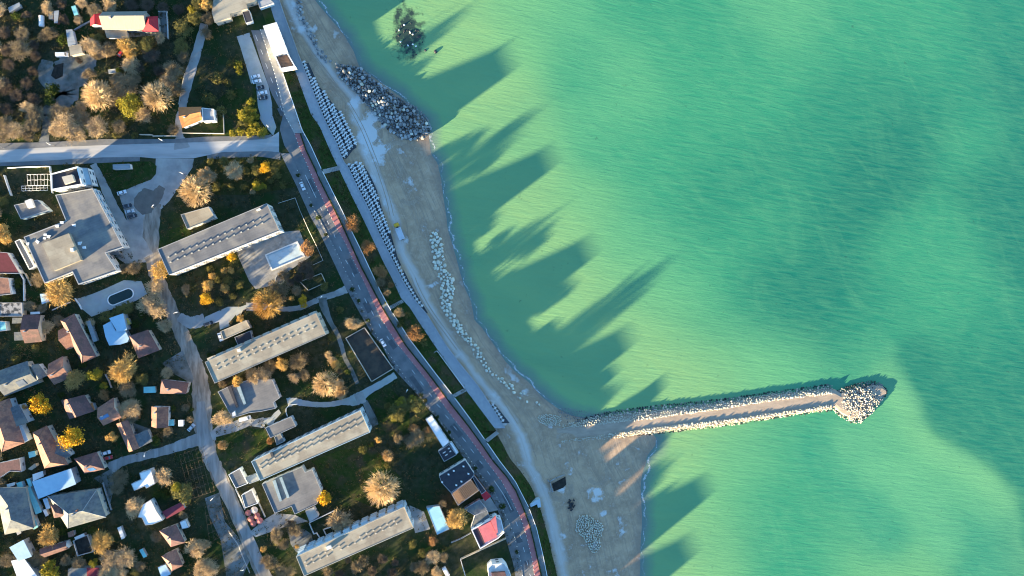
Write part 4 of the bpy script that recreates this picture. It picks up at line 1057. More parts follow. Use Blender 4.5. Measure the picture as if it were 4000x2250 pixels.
X('shed', 'tiny white shed roof right of the upright house', 'shed', G('g 2250,942 2300,942 2300,1008 2250,1008'), 2.3, M_WHITE, M_WALLW, 0, windows=False)
H('big_slate_house', 'big slate and terracotta house cut by the left edge, hipped lower end', 'house', G('g -170,770 120,660 310,1225 20,1340'), 'hip', 5.0, 8.4, 1, 0.5, M_TILE, M_WALLC, hip=0.2, mark='the big house at the left edge', caps=M_TILE)
X('dormer_wing', 'white sided upper dormer wing on the big left edge house', 'house', G('g 105,800 235,745 350,965 215,1010'), 5.6, M_SLATE, M_WALLC, 0)
X('dormer_wing', 'white garage like lower wing of the big left edge house', 'house', G('g 210,1000 260,990 350,1190 300,1220'), 4.0, M_WALLC, M_WALLC, 0, windows=False)
H('ridge_house', 'long hipped house with a glowing left roof face above the blue barn', 'house', G('g 405,1095 590,1005 860,1500 560,1545'), 'hip', 4.6, 7.8, 1, 0.45, M_TILE, M_WALLB, hip=0.16, mark='the glowing hipped house', caps=M_TILE)
H('side_wing', 'slate wing with white veranda right of the glowing hipped house', 'house', G('g 610,1265 750,1195 905,1385 700,1470'), 'gable', 4.2, 5.8, 0, 0.5, M_SLATE, M_WALLW, chimney=0)
H('brown_house', 'dark red hipped house with blue roof window above the solar light', 'house', [(288, 1792), (378, 1765), (410, 1833), (330, 1850)], 'hip', 4.2, 7.2, 0, 0.5, M_TILEB, M_WALLB, mark='the dark red hipped house')
X('blue_barn', 'large plain sky blue sheet roof in the village', 'barn', G('i 415,265 890,105 950,290 490,470'), 5.4, M_BLUEMETAL, M_WALLG, 0, mark='the large sky blue sheet roof')
H('big_hip_house', 'big dark hipped villa roof with pale ridge lines', 'house', G('i 600,445 1215,365 1335,710 850,850'), 'hip', 5.2, 9.0, 0, 0.55, M_SLATE, M_WALLB, hip=0.34, mark='the big roof with pale ridge lines', caps=True, chimney=2)
H('corner_tower', 'small pointed corner roof on the left of the big villa', 'house', G('i 640,560 830,520 850,690 680,720'), 'hip', 6.2, 9.0, 0, 0.5, M_TILEB, M_WALLB, hip=0.48, chimney=0)
H('dark_hip_house', 'dark hipped house at the lower left edge with aqua canopies', 'house', G('i -60,340 320,340 430,850 60,930'), 'hip', 4.8, 8.4, 1, 0.5, M_SLATE, M_WALLB, mark='the dark hipped house with aqua canopies')
for nm_, l_, lb in (('canopy', 'i 215,285 265,268 300,365 255,385', 'small aqua canopy above the dark hipped house'), ('canopy', 'i 345,345 380,335 520,640 455,665', 'long striped aqua canopy beside the dark hipped house'), ('canopy', 'i 380,715 425,705 475,830 430,855', 'short aqua canopy below the long striped one'), ('canopy', 'i 340,235 370,228 400,310 375,325', 'narrow pale canopy left of the large sky blue roof')):
    X(nm_, lb, 'canopy', G(l_), 2.6, M_AQUA, M_WALLC, 0, windows=False)
H('low_brown_house', 'plain brown low roofed house below a gold tree, lower left', 'house', G('i 495,1110 835,1012 875,1102 562,1215'), 'gable', 3.6, 4.8, 0, 0.5, M_TILEB, M_WALLC, mark='the plain brown low roof', chimney=0)
X('metal_house', 'pale blue sheet roof at the bottom left, sloping house', 'house', G('i 130,1090 292,1002 392,1200 238,1255'), 4.6, M_BLUEMETAL, M_WALLG, 0, mark='the bottom left pale sheet roof')
X('metal_house', 'white glaring sheet roof on the bottom edge, bottom left', 'house', G('i 150,1262 300,1235 500,1500 240,1500'), 4.0, M_WHITE, M_WALLG, 0)
X('white_roof_house', 'white stepped flat roof left of a tan tree and trellises', 'house', G('i 1652,290 1775,235 1755,152 1898,106 1950,288 1842,345 1822,318 1690,375'), 4.2, M_WHITE, M_WALLW, 0.3, mark='the upper white stepped roof')
X('white_roof_house', 'white stepped flat roof above the dark red strip roof', 'house', G('i 1802,550 1898,490 1968,632 2048,748 1918,800 1830,808 1788,718 1735,708'), 4.2, M_WHITE, M_WALLW, 0.3, mark='the lower white stepped roof')
X('shed', 'dark red strip roof shed right of the lower white stepped roof', 'shed', G('i 2050,642 2280,527 2320,602 2100,720'), 2.8, mat('dull_red_sheet', (0.22, 0.045, 0.06), (0.18, 0.035, 0.05), scale=0.5), M_WALLG, 0, windows=False)
H('small_hip_house', 'small dark hipped house beside a white garage', 'house', G('i 2000,880 2215,800 2330,1030 2150,1085'), 'hip', 3.6, 6.0, 1, 0.5, M_TILEB, M_WALLB, mark='the small dark hipped house')
X('garage', 'white flat garage roof beside the small dark hipped house', 'garage', G('i 2262,772 2332,742 2375,838 2292,858'), 2.8, M_WHITE, M_WALLW, 0.1, windows=False)
H('small_hip_house', 'small brown hipped house with lit sandy roof face, bottom of the village', 'house', G('i 2030,1200 2215,1110 2300,1320 2165,1390'), 'hip', 3.6, 6.0, 1, 0.5, M_TILE, M_WALLB, mark='the small brown hipped house')
X('metal_house', 'small pale blue roof on the bottom edge under the brown hipped house', 'house', G('i 1996,1342 2080,1312 2140,1422 2040,1470'), 3.2, M_BLUEMETAL, M_WALLW, 0)
X('shed', 'dark grey flat roof on the bottom edge left of the crimson one', 'shed', G('i 865,1362 1092,1350 1092,1490 860,1490'), 3.2, M_SLATE, M_WALLG, 0, windows=False)
X('shed', 'crimson flat roof on the bottom edge of the village', 'shed', G('i 1100,1350 1240,1350 1242,1490 1102,1490'), 3.3, mat('crimson_sheet', (0.25, 0.035, 0.045), (0.2, 0.03, 0.04), scale=0.5), M_WALLG, 0, windows=False)
X('unfinished_house', 'open dark walled shell below the big ridge lined roof', 'building', G('i 930,1000 1110,925 1185,1135 985,1190'), 2.0, M_SOIL, M_WALLG, 1.0, windows=False)
X('red_roof_house', 'dark red flat roof by the left edge beside a white gable', 'house', G('e -40,270 95,280 250,540 -40,540'), 4.0, mat('maroon_roof', (0.14, 0.035, 0.045), (0.11, 0.03, 0.035), scale=0.5), M_WALLW, 0.2, mark='the dark red roof at the left edge')
X('red_roof_house', 'brick red roof with white strips by the left edge', 'house', G('e -40,590 110,600 140,800 -40,820'), 4.0, M_TILE, M_WHITE, 0.2)
X('workshop', 'cluttered grey and white roof at the left edge', 'workshop', G('e -40,910 280,910 285,1080 -40,1080'), 3.4, mat('cluttered_roof', (0.30, 0.29, 0.28), (0.05, 0.055, 0.06), scale=0.5, detail=9, lo=.45, hi=.55), M_WALLB, 0.4, mark='the cluttered roof at the left edge')
H('grey_house', 'dark upper and pale lower roofed house at the left, beside bare bushes', 'house', G('e 285,1060 510,1060 530,1400 310,1420'), 'gable', 4.0, 6.2, 0, 0.52, M_TILEB, M_WALLB, mark='the dark and pale roofed house')
X('shed', 'little grey square roof left of the dark and pale house', 'shed', G('e 165,1105 285,1105 282,1160 160,1165'), 2.6, M_SLATE, M_WALLG, 0, windows=False)
X('shed', 'little grey roof left of the dark and pale house, lower one', 'shed', G('e 185,1285 290,1282 292,1375 190,1378'), 2.6, M_SLATE, M_WALLG, 0, windows=False)
X('shed', 'teal glazed box roof touching the left edge', 'shed', G('e -20,1140 70,1150 85,1260 -20,1270'), 3.0, M_AQUA, M_WALLC, 0.2, windows=False)
X('shed', 'small aqua roof beneath the big left edge house', 'shed', G('g 365,1345 435,1330 445,1385 375,1405'), 2.5, M_AQUA, M_WALLC, 0, windows=False)
X('terrace_house', 'dark flat roof with pale terrace below the big left edge house', 'house', G('i -20,30 250,-30 270,140 120,130 -20,225'), 3.6, M_TILEB, M_WALLC, 0.15)
X('court_house', 'sunlit small flat shed roof right of the dark flat roof', 'shed', G('i 365,100 440,40 455,70 400,110'), 2.8, M_BITUM2, M_WALLB, 0, windows=False)

for nm_, lb, l_, h_, rm_ in (
        ('lean_to', 'long narrow pale strip roof down the right side of the large dark red house', 'e 1095,1155 1130,1140 1215,1385 1180,1400', 2.6, M_GREYMETAL),
        ('lean_to', 'short pale strip roof at the upper end of the large dark red house', 'e 930,1065 955,1058 980,1128 960,1135', 2.8, M_WALLW),
        ('tarpaulin_roof', 'low pale aqua sheet roof left of the dark hipped house by the lane', 'g 1815,525 1945,520 1955,585 1815,590', 2.2, M_AQUA),
        ('shed', 'white striped shed roof above the large sky blue sheet roof', 'i 418,175 535,135 545,190 425,245', 2.6, M_WHITE),
        ('shed', 'narrow blue grey shed along the lower right of the sky blue barn', 'i 548,485 590,470 628,590 590,600', 2.4, M_BLUEMETAL),
        ('shed', 'tiny pale shed beside the pointed corner roof', 'i 548,622 575,615 605,680 580,692', 2.2, M_WALLW),
        ('shed', 'pale strip roof in the yard right of the big gold tree', 'i 1485,845 1515,832 1565,965 1535,980', 2.4, M_WALLW),
        ('shed', 'small mossy strip roof left of the small brown hipped house', 'i 1762,1125 1790,1112 1840,1200 1810,1212', 2.2, M_AQUA),
        ('shed', 'pale roof fragment above the open dark walled shell', 'i 945,965 1050,920 1060,940 955,990', 2.6, M_WALLW),
        ('shed', 'small white roof left above the dark and pale roofed house', 'e 392,1032 495,1028 495,1045 392,1050', 2.4, M_WHITE),
        ('shed', 'dark little roof with lit edge between barn yard and wood', 'a 620,180 665,165 660,225 622,235', 2.2, M_SLATE),
        ('shed', 'little grey roof at the top of the paved fork yard', 'e 1330,255 1480,260 1500,300 1400,310', 3.0, M_BITUM),
        ('greenhouse', 'small pale glasshouse roof by the lane bend below the upright house', 'g 2120,940 2180,935 2185,1000 2125,1005', 2.2, M_AQUA),
        ('shed', 'small grey roof left of the dark hipped house with aqua canopies, upper', 'i 95,300 180,278 182,300 100,330', 2.5, M_WALLW),
        ('shed', 'small pale roof on the lower left of the dark aqua canopy house', 'i 190,835 235,820 262,905 225,925', 2.4, M_WALLG),
        ('shed', 'small dark red roof between gold tree and open shell', 'i 860,905 915,890 928,940 870,955', 2.5, M_TILE),
        ('shed', 'orange flat roof fragment right of the cream and dark red house', 'g 1137,735 1160,728 1185,800 1160,810', 3.4, M_TILEO)):
    X(nm_, lb, 'shed', G(l_), h_, rm_, M_WALLG, 0, windows=False)
# roof panels on village houses: placed on the slope between eave and ridge
def on_slope(root, quad, axis, off, eave, ridge, u0, u1, v0, v1, m, name='roof_window', low=True):
    eave += 0.2; ridge += 0.9
    q = [Vector(P(x, y, eave)) for x, y in quad]
    A, B_, C_, D_ = q
    if axis == 1: A, B_, C_, D_ = B_, C_, D_, A
    r1, r2 = A.lerp(D_, off), B_.lerp(C_, off); r1.z = r2.z = ridge
    a0, b0 = (D_, C_) if low else (A, B_)
    f = lambda u, v: a0.lerp(b0, u).lerp(r1.lerp(r2, u), v) + Vector((0, 0, 0.12))
    pts = [f(u0, v0), f(u1, v0), f(u1, v1), f(u0, v1)]
    mb = MB(); lo = [p - Vector((0, 0, .11)) for p in pts]
    mb.add(pts + lo, [(0, 1, 2, 3)] + [(i, (i + 1) % 4, 4 + (i + 1) % 4, 4 + i) for i in range(4)])
    rf = next((c_ for c_ in root.children if c_.name.split('.')[0] == 'roof'), root)
    put(name, mb.mesh(name, m, tuple(root.location)), rf)
def by_label(txt):
    return next(o for o in scene.objects if o.get('label', '').startswith(txt))
on_slope(by_label('house with blue solar'), G('g 1225,785 1430,652 1530,905 1300,1008'), 0, 0.45, 4.0, 6.4, 0.08, 0.55, 0.55, 0.85, M_SOLAR, 'solar_panel')
for k in range(3):
    on_slope(by_label('square house half cream'), G('g 765,690 1062,618 1185,825 875,925'), 1, 0.58, 4.0, 6.6, .3 + k * .14, .41 + k * .14, .6, .85, M_GLASS, low=True)
on_slope(by_label('dark red hipped house with blue'), [(288, 1792), (378, 1765), (410, 1833), (330, 1850)], 0, 0.5, 4.2, 7.2, .35, .65, .15, .55, M_SOLAR)
on_slope(by_label('wide slate grey'), G('g -60,330 345,192 500,472 60,640'), 0, 0.55, 4.2, 6.6, .5, .72, .3, .8, M_GLASS)
# ------------------------------------------------------------------ walls, pools, garden structures
def wall_line(name, label, cat, line, h, w_, m, z=0.0, closed=False, group=None):
    mb = MB()
    p = [P(x, y, z + h) for x, y in line]
    if closed: p.append(p[0])
    for a, b in zip(p, p[1:]):
        ln = math.hypot(b[0] - a[0], b[1] - a[1])
        mb.box(((a[0] + b[0]) / 2, (a[1] + b[1]) / 2, z + h / 2), (ln + w_ * 0.98, w_, h), math.atan2(b[1] - a[1], b[0] - a[0]))
    return single(name, mb, m, label, cat, group)
Wl = wall_line
for lab, l_, h, m in (
        ('cream garden wall above the street, left of the orange house lane', 'c 1755,240 1910,243 1915,258 2205,258', 1.6, M_WALLB),
        ('white walled yard edge left of the white villa', 'c 92,662 300,650 618,640 640,800 650,975', 1.5, M_WHITE),
        ('short pale wall beside the alley left of the bungalow', 'c 45,755 75,850 130,1005', 1.8, M_WALLW),
        ('long white wall bending down past the dark red roof', 'e -40,542 245,540 292,620 296,885', 1.8, M_WHITE),
        ('grey yard wall descending from the long barn', 'a 930,372 1030,310 1130,262', 1.3, M_WALLG),
        ('pale yard wall on the right of the long barn', 'a 1990,140 2095,138 2112,480', 1.3, M_WALLW),
        ('long beige wall below the pink roofed house', 'l 650,1240 900,1125 1212,982', 2.0, M_WALLB),
        ('pale wall dropping to the lower edge left of the stepped house', 'l 640,1245 700,1449', 1.8, M_WALLW),
        ('short grey wall between dark shrubs left of the pink roof', 'l 525,1032 640,985 770,912', 1.4, M_WALLG),
        ('white wall on the right side of the square hall', 'h 862,435 905,535 945,640', 1.6, M_WHITE),
        ('white curved rim of the lawn above the grey annex', 'h 1160,738 1060,748 1020,795 1020,840 1037,890', 0.8, M_WHITE),
        ('cream curved rim of the round bed beside a gold tree', 'f 610,972 530,972 480,1000 450,1050 440,1090', 0.8, M_WALLB),
        ('white angular terrace wall above the lowest hotel block', 'j 1460,1000 1405,910 1370,925 1312,790 1320,780 1622,632', 1.2, M_WHITE),
        ('small L shaped white wall under the brown round tree', 'j 1540,970 1490,868 1590,835', 1.2, M_WHITE),
        ('low wall dividing the courtyard left of the restaurant', 'j 670,520 755,710', 1.4, M_WALLG),
        ('grey yard wall along the lane left of the kitchen wings', 'j 385,360 440,470 500,610', 1.2, M_WALLW),
        ('dark fence wall beside the brown lot, above the gold tree', 'g 1320,365 1365,450 1395,530', 1.3, M_WALLG),
        ('long thin yard wall right of the big villa roof', 'i 1290,280 1340,450 1395,620', 1.2, M_WALLG),
        ('white railing wall at the left end of the oval pool terrace', 'e 940,858 985,920 1020,990', 1.2, M_WHITE),
        ('pale wall below the golden tree and blue shed', 'e 655,1002 760,950 870,905', 1.5, M_WALLW),
        ('beige wall sloping down left of the golden tree', 'e 310,545 345,615 385,695', 1.5, M_WALLB),
        ('thin white parapet line beside the sunken promenade ramp', 'k 345,66 520,305 688,535', 0.5, M_WHITE)):
    z_ = 0.0 if 'promenade' not in lab else Z_PROM
    Wl('wall', lab, 'wall', G(l_), h, 0.28, m, z_)
Wl('court_wall', 'low beige wall enclosing the dark empty sports court', 'wall', [(1350, 1321), (1423, 1280), (1536, 1440), (1451, 1491)], 1.1, 0.35, M_WALLB, closed=True)
landmark((1440, 1385), 'the walled dark court')
sheet('court', [(1350, 1321), (1423, 1280), (1536, 1440), (1451, 1491)], 0.16, mat('court_earth', (0.085, 0.068, 0.05), (0.045, 0.04, 0.034), scale=0.25, detail=8, bump=.05))
Wl('foundation', 'low rectangular ruined foundation wall in dark thicket below the pool', 'ruin', G('f 1195,645 1465,540 1518,655 1300,755'), 0.7, 0.3, M_WALLB, closed=True)
landmark(G('f 1195,645 1465,540 1518,655 1300,755'), 'the ruined foundation')
def fence(label, line, h=1.2):
    root = None
    p = [P(x, y, 0) for x, y in line]
    root = thing('wire_fence', label, 'fence', p[0])
    mb = MB()
    for a, b in zip(p, p[1:]):
        for k in (0.3, 0.75, 1.0): mb.tube((a[0], a[1], h * k), (b[0], b[1], h * k), 0.04, 0.04, 3)
    mb.build('rail', M_WALLW, root)
    for a, b in zip(p, p[1:]):
        n = max(1, int(math.hypot(b[0] - a[0], b[1] - a[1]) / 4))
        for k in range(n):
            q = (a[0] + (b[0] - a[0]) * k / n, a[1] + (b[1] - a[1]) * k / n)
            mb = MB(); mb.box((q[0], q[1], h / 2), (.14, .14, h)); mb.build('post', M_CONC, root)
fence('thin wire fence right of the empty rectangular pool', G('d 930,1110 1140,1042 1200,1200 1310,1449 f 1400,180 1490,378 1360,438'))
fence('wire fence along the lane beside the lower gravel yard', G('j 300,870 420,1040 500,1240 570,1400'))
fence('wire fence beside the farm track left of the orange house', G('a 2330,930 2290,1120 2255,1320'))

def pool(label, px, rim_z, water_z, water_m, rim_m, rimw=0.8, mark=None):
    pts = ccw(W(px, rim_z))
    c = centre(pts)
    root = thing('swimming_pool', label, 'pool', (c[0], c[1], 0))
    inn = inset(pts, rimw)
    n = len(pts)
    mb = MB()
    mb.add([(p[0], p[1], rim_z) for p in pts] + [(p[0], p[1], rim_z) for p in inn] + [(p[0], p[1], 0) for p in pts] + [(p[0], p[1], water_z - .2) for p in inn],
           [(i, (i + 1) % n, n + (i + 1) % n, n + i) for i in range(n)] + [(2 * n + i, 2 * n + (i + 1) % n, (i + 1) % n, i) for i in range(n)] + [(n + i, n + (i + 1) % n, 3 * n + (i + 1) % n, 3 * n + i) for i in range(n)])
    mb.build('rim', rim_m, root)
    mb = MB(); mb.face([(p[0], p[1], water_z) for p in inn]); mb.build('water' if water_m is M_POOLW else 'basin', water_m, root)
    if mark: landmark(px, mark)
    return root
a_, b_ = Vector(t('e', 1418, 875)), Vector(t('e', 1612, 795))
d_ = (b_ - a_).normalized(); n_ = Vector((-d_.y, d_.x)); r_ = 70 / 3.22
cap = []
for k in range(13):
    an = -math.pi / 2 + math.pi * k / 12; cap.append(b_ + d_ * (math.cos(an) * r_) + n_ * (math.sin(an) * r_))
for k in range(13):
    an = math.pi / 2 + math.pi * k / 12; cap.append(a_ + d_ * (math.cos(an) * r_) + n_ * (math.sin(an) * r_))
pool('dark water oval pool with white rim on its pale terrace', [(p.x, p.y) for p in cap], 0.45, 0.22, M_POOLW, M_WHITE, 0.45, 'the oval pool')
PALEBLUE = mat('pool_paint', (0.42, 0.52, 0.56), (0.36, 0.46, 0.51), scale=0.3, detail=8, c3=(0.30, 0.36, 0.38), scale3=0.25, lo3=.5, hi3=.7)
pool('empty rectangular pool with pale blue floor below the white hotel block', G('f 752,305 1165,135 1262,330 842,508'), 0.6, 0.12, PALEBLUE, M_WALLW, 0.6, 'the empty rectangular pool')
mb = MB(); c_ = P(*t('f', 945, 612), 0.8)
for k in range(24):
    a0, a1 = 2 * math.pi * k / 24, 2 * math.pi * (k + 1) / 24
    ro, ri = 2.35, 1.95
    q = [(c_[0] + math.cos(a) * r, c_[1] + math.sin(a) * r, z) for a in (a0, a1) for r in (ro, ri) for z in (0.0, 0.8)]
    mb.add(q, [(1, 5, 7, 3), (0, 4, 5, 1), (2, 3, 7, 6)])
S = single('round_basin', mb, M_WALLG, 'round empty concrete basin beside the paved pool terrace', 'basin')
Wl('concrete_basin', 'sunken concrete corner walls dug into the beach', 'ruin', G('l 1740,245 1765,270 1800,390'), 0.8, 0.5, M_CONC, Z_BEACH - 0.1)
Wl('concrete_wall', 'ragged concrete wall piece beside the dug pit on the beach', 'ruin', G('l 1765,262 1850,215 1945,178'), 0.8, 0.45, M_CONC, Z_BEACH - 0.1)
sheet('pit_floor', G('l 1790,290 1960,200 1970,300 1930,340 1815,385'), Z_BEACH + 0.06, M_SOIL)
mb = MB()
g_ = W(G('k 285,100 345,66 688,535 612,572'), Z_PROM + 0.05); mb.face(ccw([(x, y, Z_PROM + .05) for x, y, z in g_])); structure('ramp', mb, M_PAVE)
Wl('ramp_wall', 'long thin retaining wall on the bank side of the promenade ramp', 'wall', G('k 345,66 285,100 450,340 612,572'), 0.7, 0.3, M_WALLG, Z_PROM)
# low stair tower at the beach end of the lower steps
g_ = G('l 1490,560 1600,490 1640,480 1655,580 1615,590 1605,545 1510,592')
mb = MB(); mb.prism(W(g_, -1.0), Z_BEACH - .3, -1.0)
S = single('beach_stairs', mb, M_WALLC, 'pale blue stair platform reaching from the road wall to the beach', 'stairs')
# umbrellas, trellises, frames
for k, (u, v, r, pale) in enumerate(((620, 622, 44, 1), (545, 658, 38, 0), (652, 695, 42, 0), (575, 732, 38, 0), (685, 755, 42, 0), (607, 792, 38, 0))):
    c_ = P(*t('j', u, v), 2.4)
    where = ('topmost pale parasol of the cluster', 'upper left red parasol of the cluster', 'upper right red parasol of the cluster', 'lower left red parasol of the cluster', 'lower right red parasol of the cluster', 'lowest red parasol of the cluster')[k]
    root = thing('parasol', where + ' beside the lane', 'parasol', (c_[0], c_[1], 0), 0, 'parasols beside the lane')
    rr = r / 3.22 * .131
    mb = MB(); mb.tube((0, 0, 0), (0, 0, 2.6), .06, .06, 6); mb.build('pole', M_WALLW, root, local=True)
    mb = MB(); n = 10
    mb.add([(0, 0, 2.9)] + [(math.cos(2 * math.pi * i / n) * rr, math.sin(2 * math.pi * i / n) * rr, 2.1) for i in range(n)] + [(0, 0, 2.75)], [(0, 1 + i, 1 + (i + 1) % n) for i in range(n)] + [(n + 1, 1 + (i + 1) % n, 1 + i) for i in range(n)])
    mb.build('canopy', M_UMBP if pale else M_UMB, root, local=True)
landmark(t('j', 620, 700), 'the cluster of parasols')
def trellis(name, label, cat, quad, h, nu, nv, m, r=0.06):
    q = [Vector(P(x, y, h)) for x, y in quad]
    f = lambda u, v: q[0].lerp(q[1], u).lerp(q[3].lerp(q[2], u), v)
    c = f(.5, .5)
    root = thing(name, label, cat, (c.x, c.y, 0))
    mb = MB()
    for i in range(nu + 1): mb.tube(f(i / nu, 0), f(i / nu, 1), r, r, 4)
    for j in range(nv + 1): mb.tube(f(0, j / nv), f(1, j / nv), r, r, 4)
    mb.build('lattice', m, root)
    for i in range(0, nu + 1, max(1, nu // 3)):
        for j in range(0, nv + 1, max(1, nv // 3)):
            p = f(i / nu, j / nv)
            mb = MB(); mb.box((p.x, p.y, h / 2), (.12, .12, h - .02)); mb.build('post', m, root)
trellis('vine_trellis', 'thin wire vine trellis on the left of the lane, upper one', 'trellis', [(700, 1778), (795, 1745), (838, 1918), (745, 1950)], 2.2, 6, 5, M_WOOD, .05)
trellis('vine_trellis', 'thin wire vine trellis beside the gravel yard, lower one', 'trellis', [(800, 1983), (859, 1961), (909, 2073), (819, 2120)], 2.2, 5, 4, M_WOOD, .05)
landmark((770, 1850), 'the upper vine trellis'); landmark((850, 2035), 'the lower vine trellis')
trellis('open_pergola', 'white open metal frame, taller part, in the yard left of the villa', 'frame', G('c 340,745 600,740 598,880 350,885'), 2.6, 6, 2, M_WHITE)
trellis('open_pergola', 'white open metal frame, lower part, in the yard left of the villa', 'frame', G('c 270,890 595,882 600,945 275,952'), 1.8, 7, 2, M_WHITE)

# low white wall and hedge along the coast road --------------------------------------
def ribbon_wall(name, label, cat, f, y0, y1, w_, z0, z1, m, jit=0.0, step=10, group=None):
    mb = MB()
    ys = list(np.arange(y0, y1, step)) + [y1]
    prev = None
    for y in ys:
        c = Vector(P(f(y), y, z1))
        d = (Vector(P(f(y + 3), y + 3, z1)) - Vector(P(f(y - 3), y - 3, z1))).normalized()
        n = Vector((-d.y, d.x, 0)) * (w_ / 2 * (1 + rnd.uniform(-jit, jit)))
        zz = z1 + rnd.uniform(-jit, jit) * (z1 - z0)
        cur = [(c.x + n.x, c.y + n.y, z0), (c.x + n.x, c.y + n.y, zz), (c.x - n.x, c.y - n.y, zz), (c.x - n.x, c.y - n.y, z0)]
        if prev is None: mb.add(cur, [(0, 1, 2, 3)])
        else:
            mb.add(prev + cur, [(0, 4, 5, 1), (1, 5, 6, 2), (2, 6, 7, 3)])
        prev = cur
    mb.add(prev, [(3, 2, 1, 0)])
    return single(name, mb, m, label, cat, group)
segs = ((285, 658, 'from the white roof down to the upper steps'), (670, 1212, 'between the upper steps and the middle steps'), (1224, 1538, 'between the middle steps and the promenade ramp'), (1556, 1716, 'between the ramp end and the lower steps'), (1732, 1980, 'between the lower steps and the blue stair platform'), (1990, 2450, 'below the blue stair platform'))
for y0, y1, w_ in segs:
    ribbon_wall('low_wall', 'white low wall on the footway edge ' + w_, 'wall', F_WALL, y0, y1, 0.3, -0.6, 0.75, M_WHITE, step=14)
for y0, y1, w_ in ((520, 672, 'beside the top of the pink cycle path'), (690, 1195, 'between the upper and the middle steps'), (1205, 1555, 'between the middle steps and the shrub bed'), (1566, 1790, 'between the shrub bed and the narrow white pavilion'), (1800, 2180, 'opposite the black and pink roofs'), (2190, 2450, 'at the lower end of the cycle path')):
    ribbon_wall('clipped_hedge', 'thin dark clipped hedge along the pink path ' + w_, 'hedge', lambda y: F_PINKR(y) + 2.6, y0, y1, 0.6, 0.0, 0.85, M_HEDGE, 0.25, 4)
ribbon_wall('sea_wall', 'concrete sea wall edging the blue grey promenade above the beach', 'wall', F_PROMR, -150, 1673, 0.5, -5.6, Z_PROM + 0.2, M_WALLG, step=14)

# bollards ---------------------------------------------------------------------------
mb = MB(); mb.tube((0, 0, 0), (0, 0, 0.85), .16, .15, 8); mb.tube((0, 0, .85), (0, 0, 1.0), .15, .05, 8)
BOL = mb.mesh('bollard', M_WHITE)
def bollards(f, y0, y1, step, label, group, off):
    y = y0
    while y < y1:
        dx = f(y + 1) - f(y)
        p = P(f(y) + off, y, 0.14)
        tag(put('bollard', BOL, None, p), label, 'bollard', group)
        y += step / math.hypot(1, dx)
bollards(F_ROADR, t('d', 0, 240)[1], 2250, 17, 'white bollard in the row dividing road and pink cycle path', 'white bollards along the cycle path', 1.5)
bollards(F_ROADL, t('d', 0, 700)[1], 2250, 19, 'white bollard in the row on the inland pavement edge', 'white bollards along the inland pavement', -2.5)
bollards(F_ROADR, t('b', 0, 380)[1], t('d', 0, 200)[1], 15, 'white bollard between upper road and sunlit footway', 'white bollards along the upper footway', 3)
# street lamps -------------------------------------------------------------------------
def street_lamp(u, arm, label):
    p = P(u[0], u[1], 0)
    root = thing('street_lamp', label, 'street lamp', p, 0, 'street lamps')
    mb = MB(); mb.tube((0, 0, 0), (0, 0, 7.5), .14, .08, 7); mb.build('pole', M_CONC, root, local=True)
    e = (arm[0], arm[1], 8.0)
    mb = MB(); mb.tube((0, 0, 7.45), e, .07, .06, 6); mb.build('arm', M_WHITE, root, local=True)
    mb = MB(); mb.box((e[0], e[1], 7.95), (.85, .4, .18), math.atan2(arm[1], arm[0]), .8); mb.build('lamp_head', M_WHITE, root, local=True)
for tl, u, v, ax, ay, lb in (('c', 55, 415, 1.6, -.6, 'leftmost white lamp post on the street edge'), ('c', 690, 385, 1.8, -1, 'white lamp post where the dirt track meets the street'), ('c', 2070, 335, 1.6, -.8, 'white lamp post above the street near the orange house lane'), ('c', 1985, 1180, 1, .9, 'white lamp post beside the fork of the dirt lane'),
                            ('d', 820, 165, .9, -1, 'white lamp post at the road junction'), ('e', 2255, 1035, 1.6, .5, 'white lamp post on the dirt lane right of the oval pool'), ('c', 2330, 750, 1.3, -.6, 'white lamp post at the top of the paved fork'), ('j', 130, 445, 1.0, 1.0, 'white lamp post on the lower lane beside the trellises'), ('j', 500, 1305, 1.4, .4, 'lowest white lamp post on the lower lane'), ('g', 1905, 1300, -.2, -1.5, 'white lamp post beside the lane branch'), ('h', 2540, 560, .6, 1.2, 'white lamp post at the roadside left of the shrub bed'), ('f', 1480, 850, .8, .8, 'white lamp post on the footpath below the foundation')):
    street_lamp(t(tl, u, v), (ax, ay), lb)

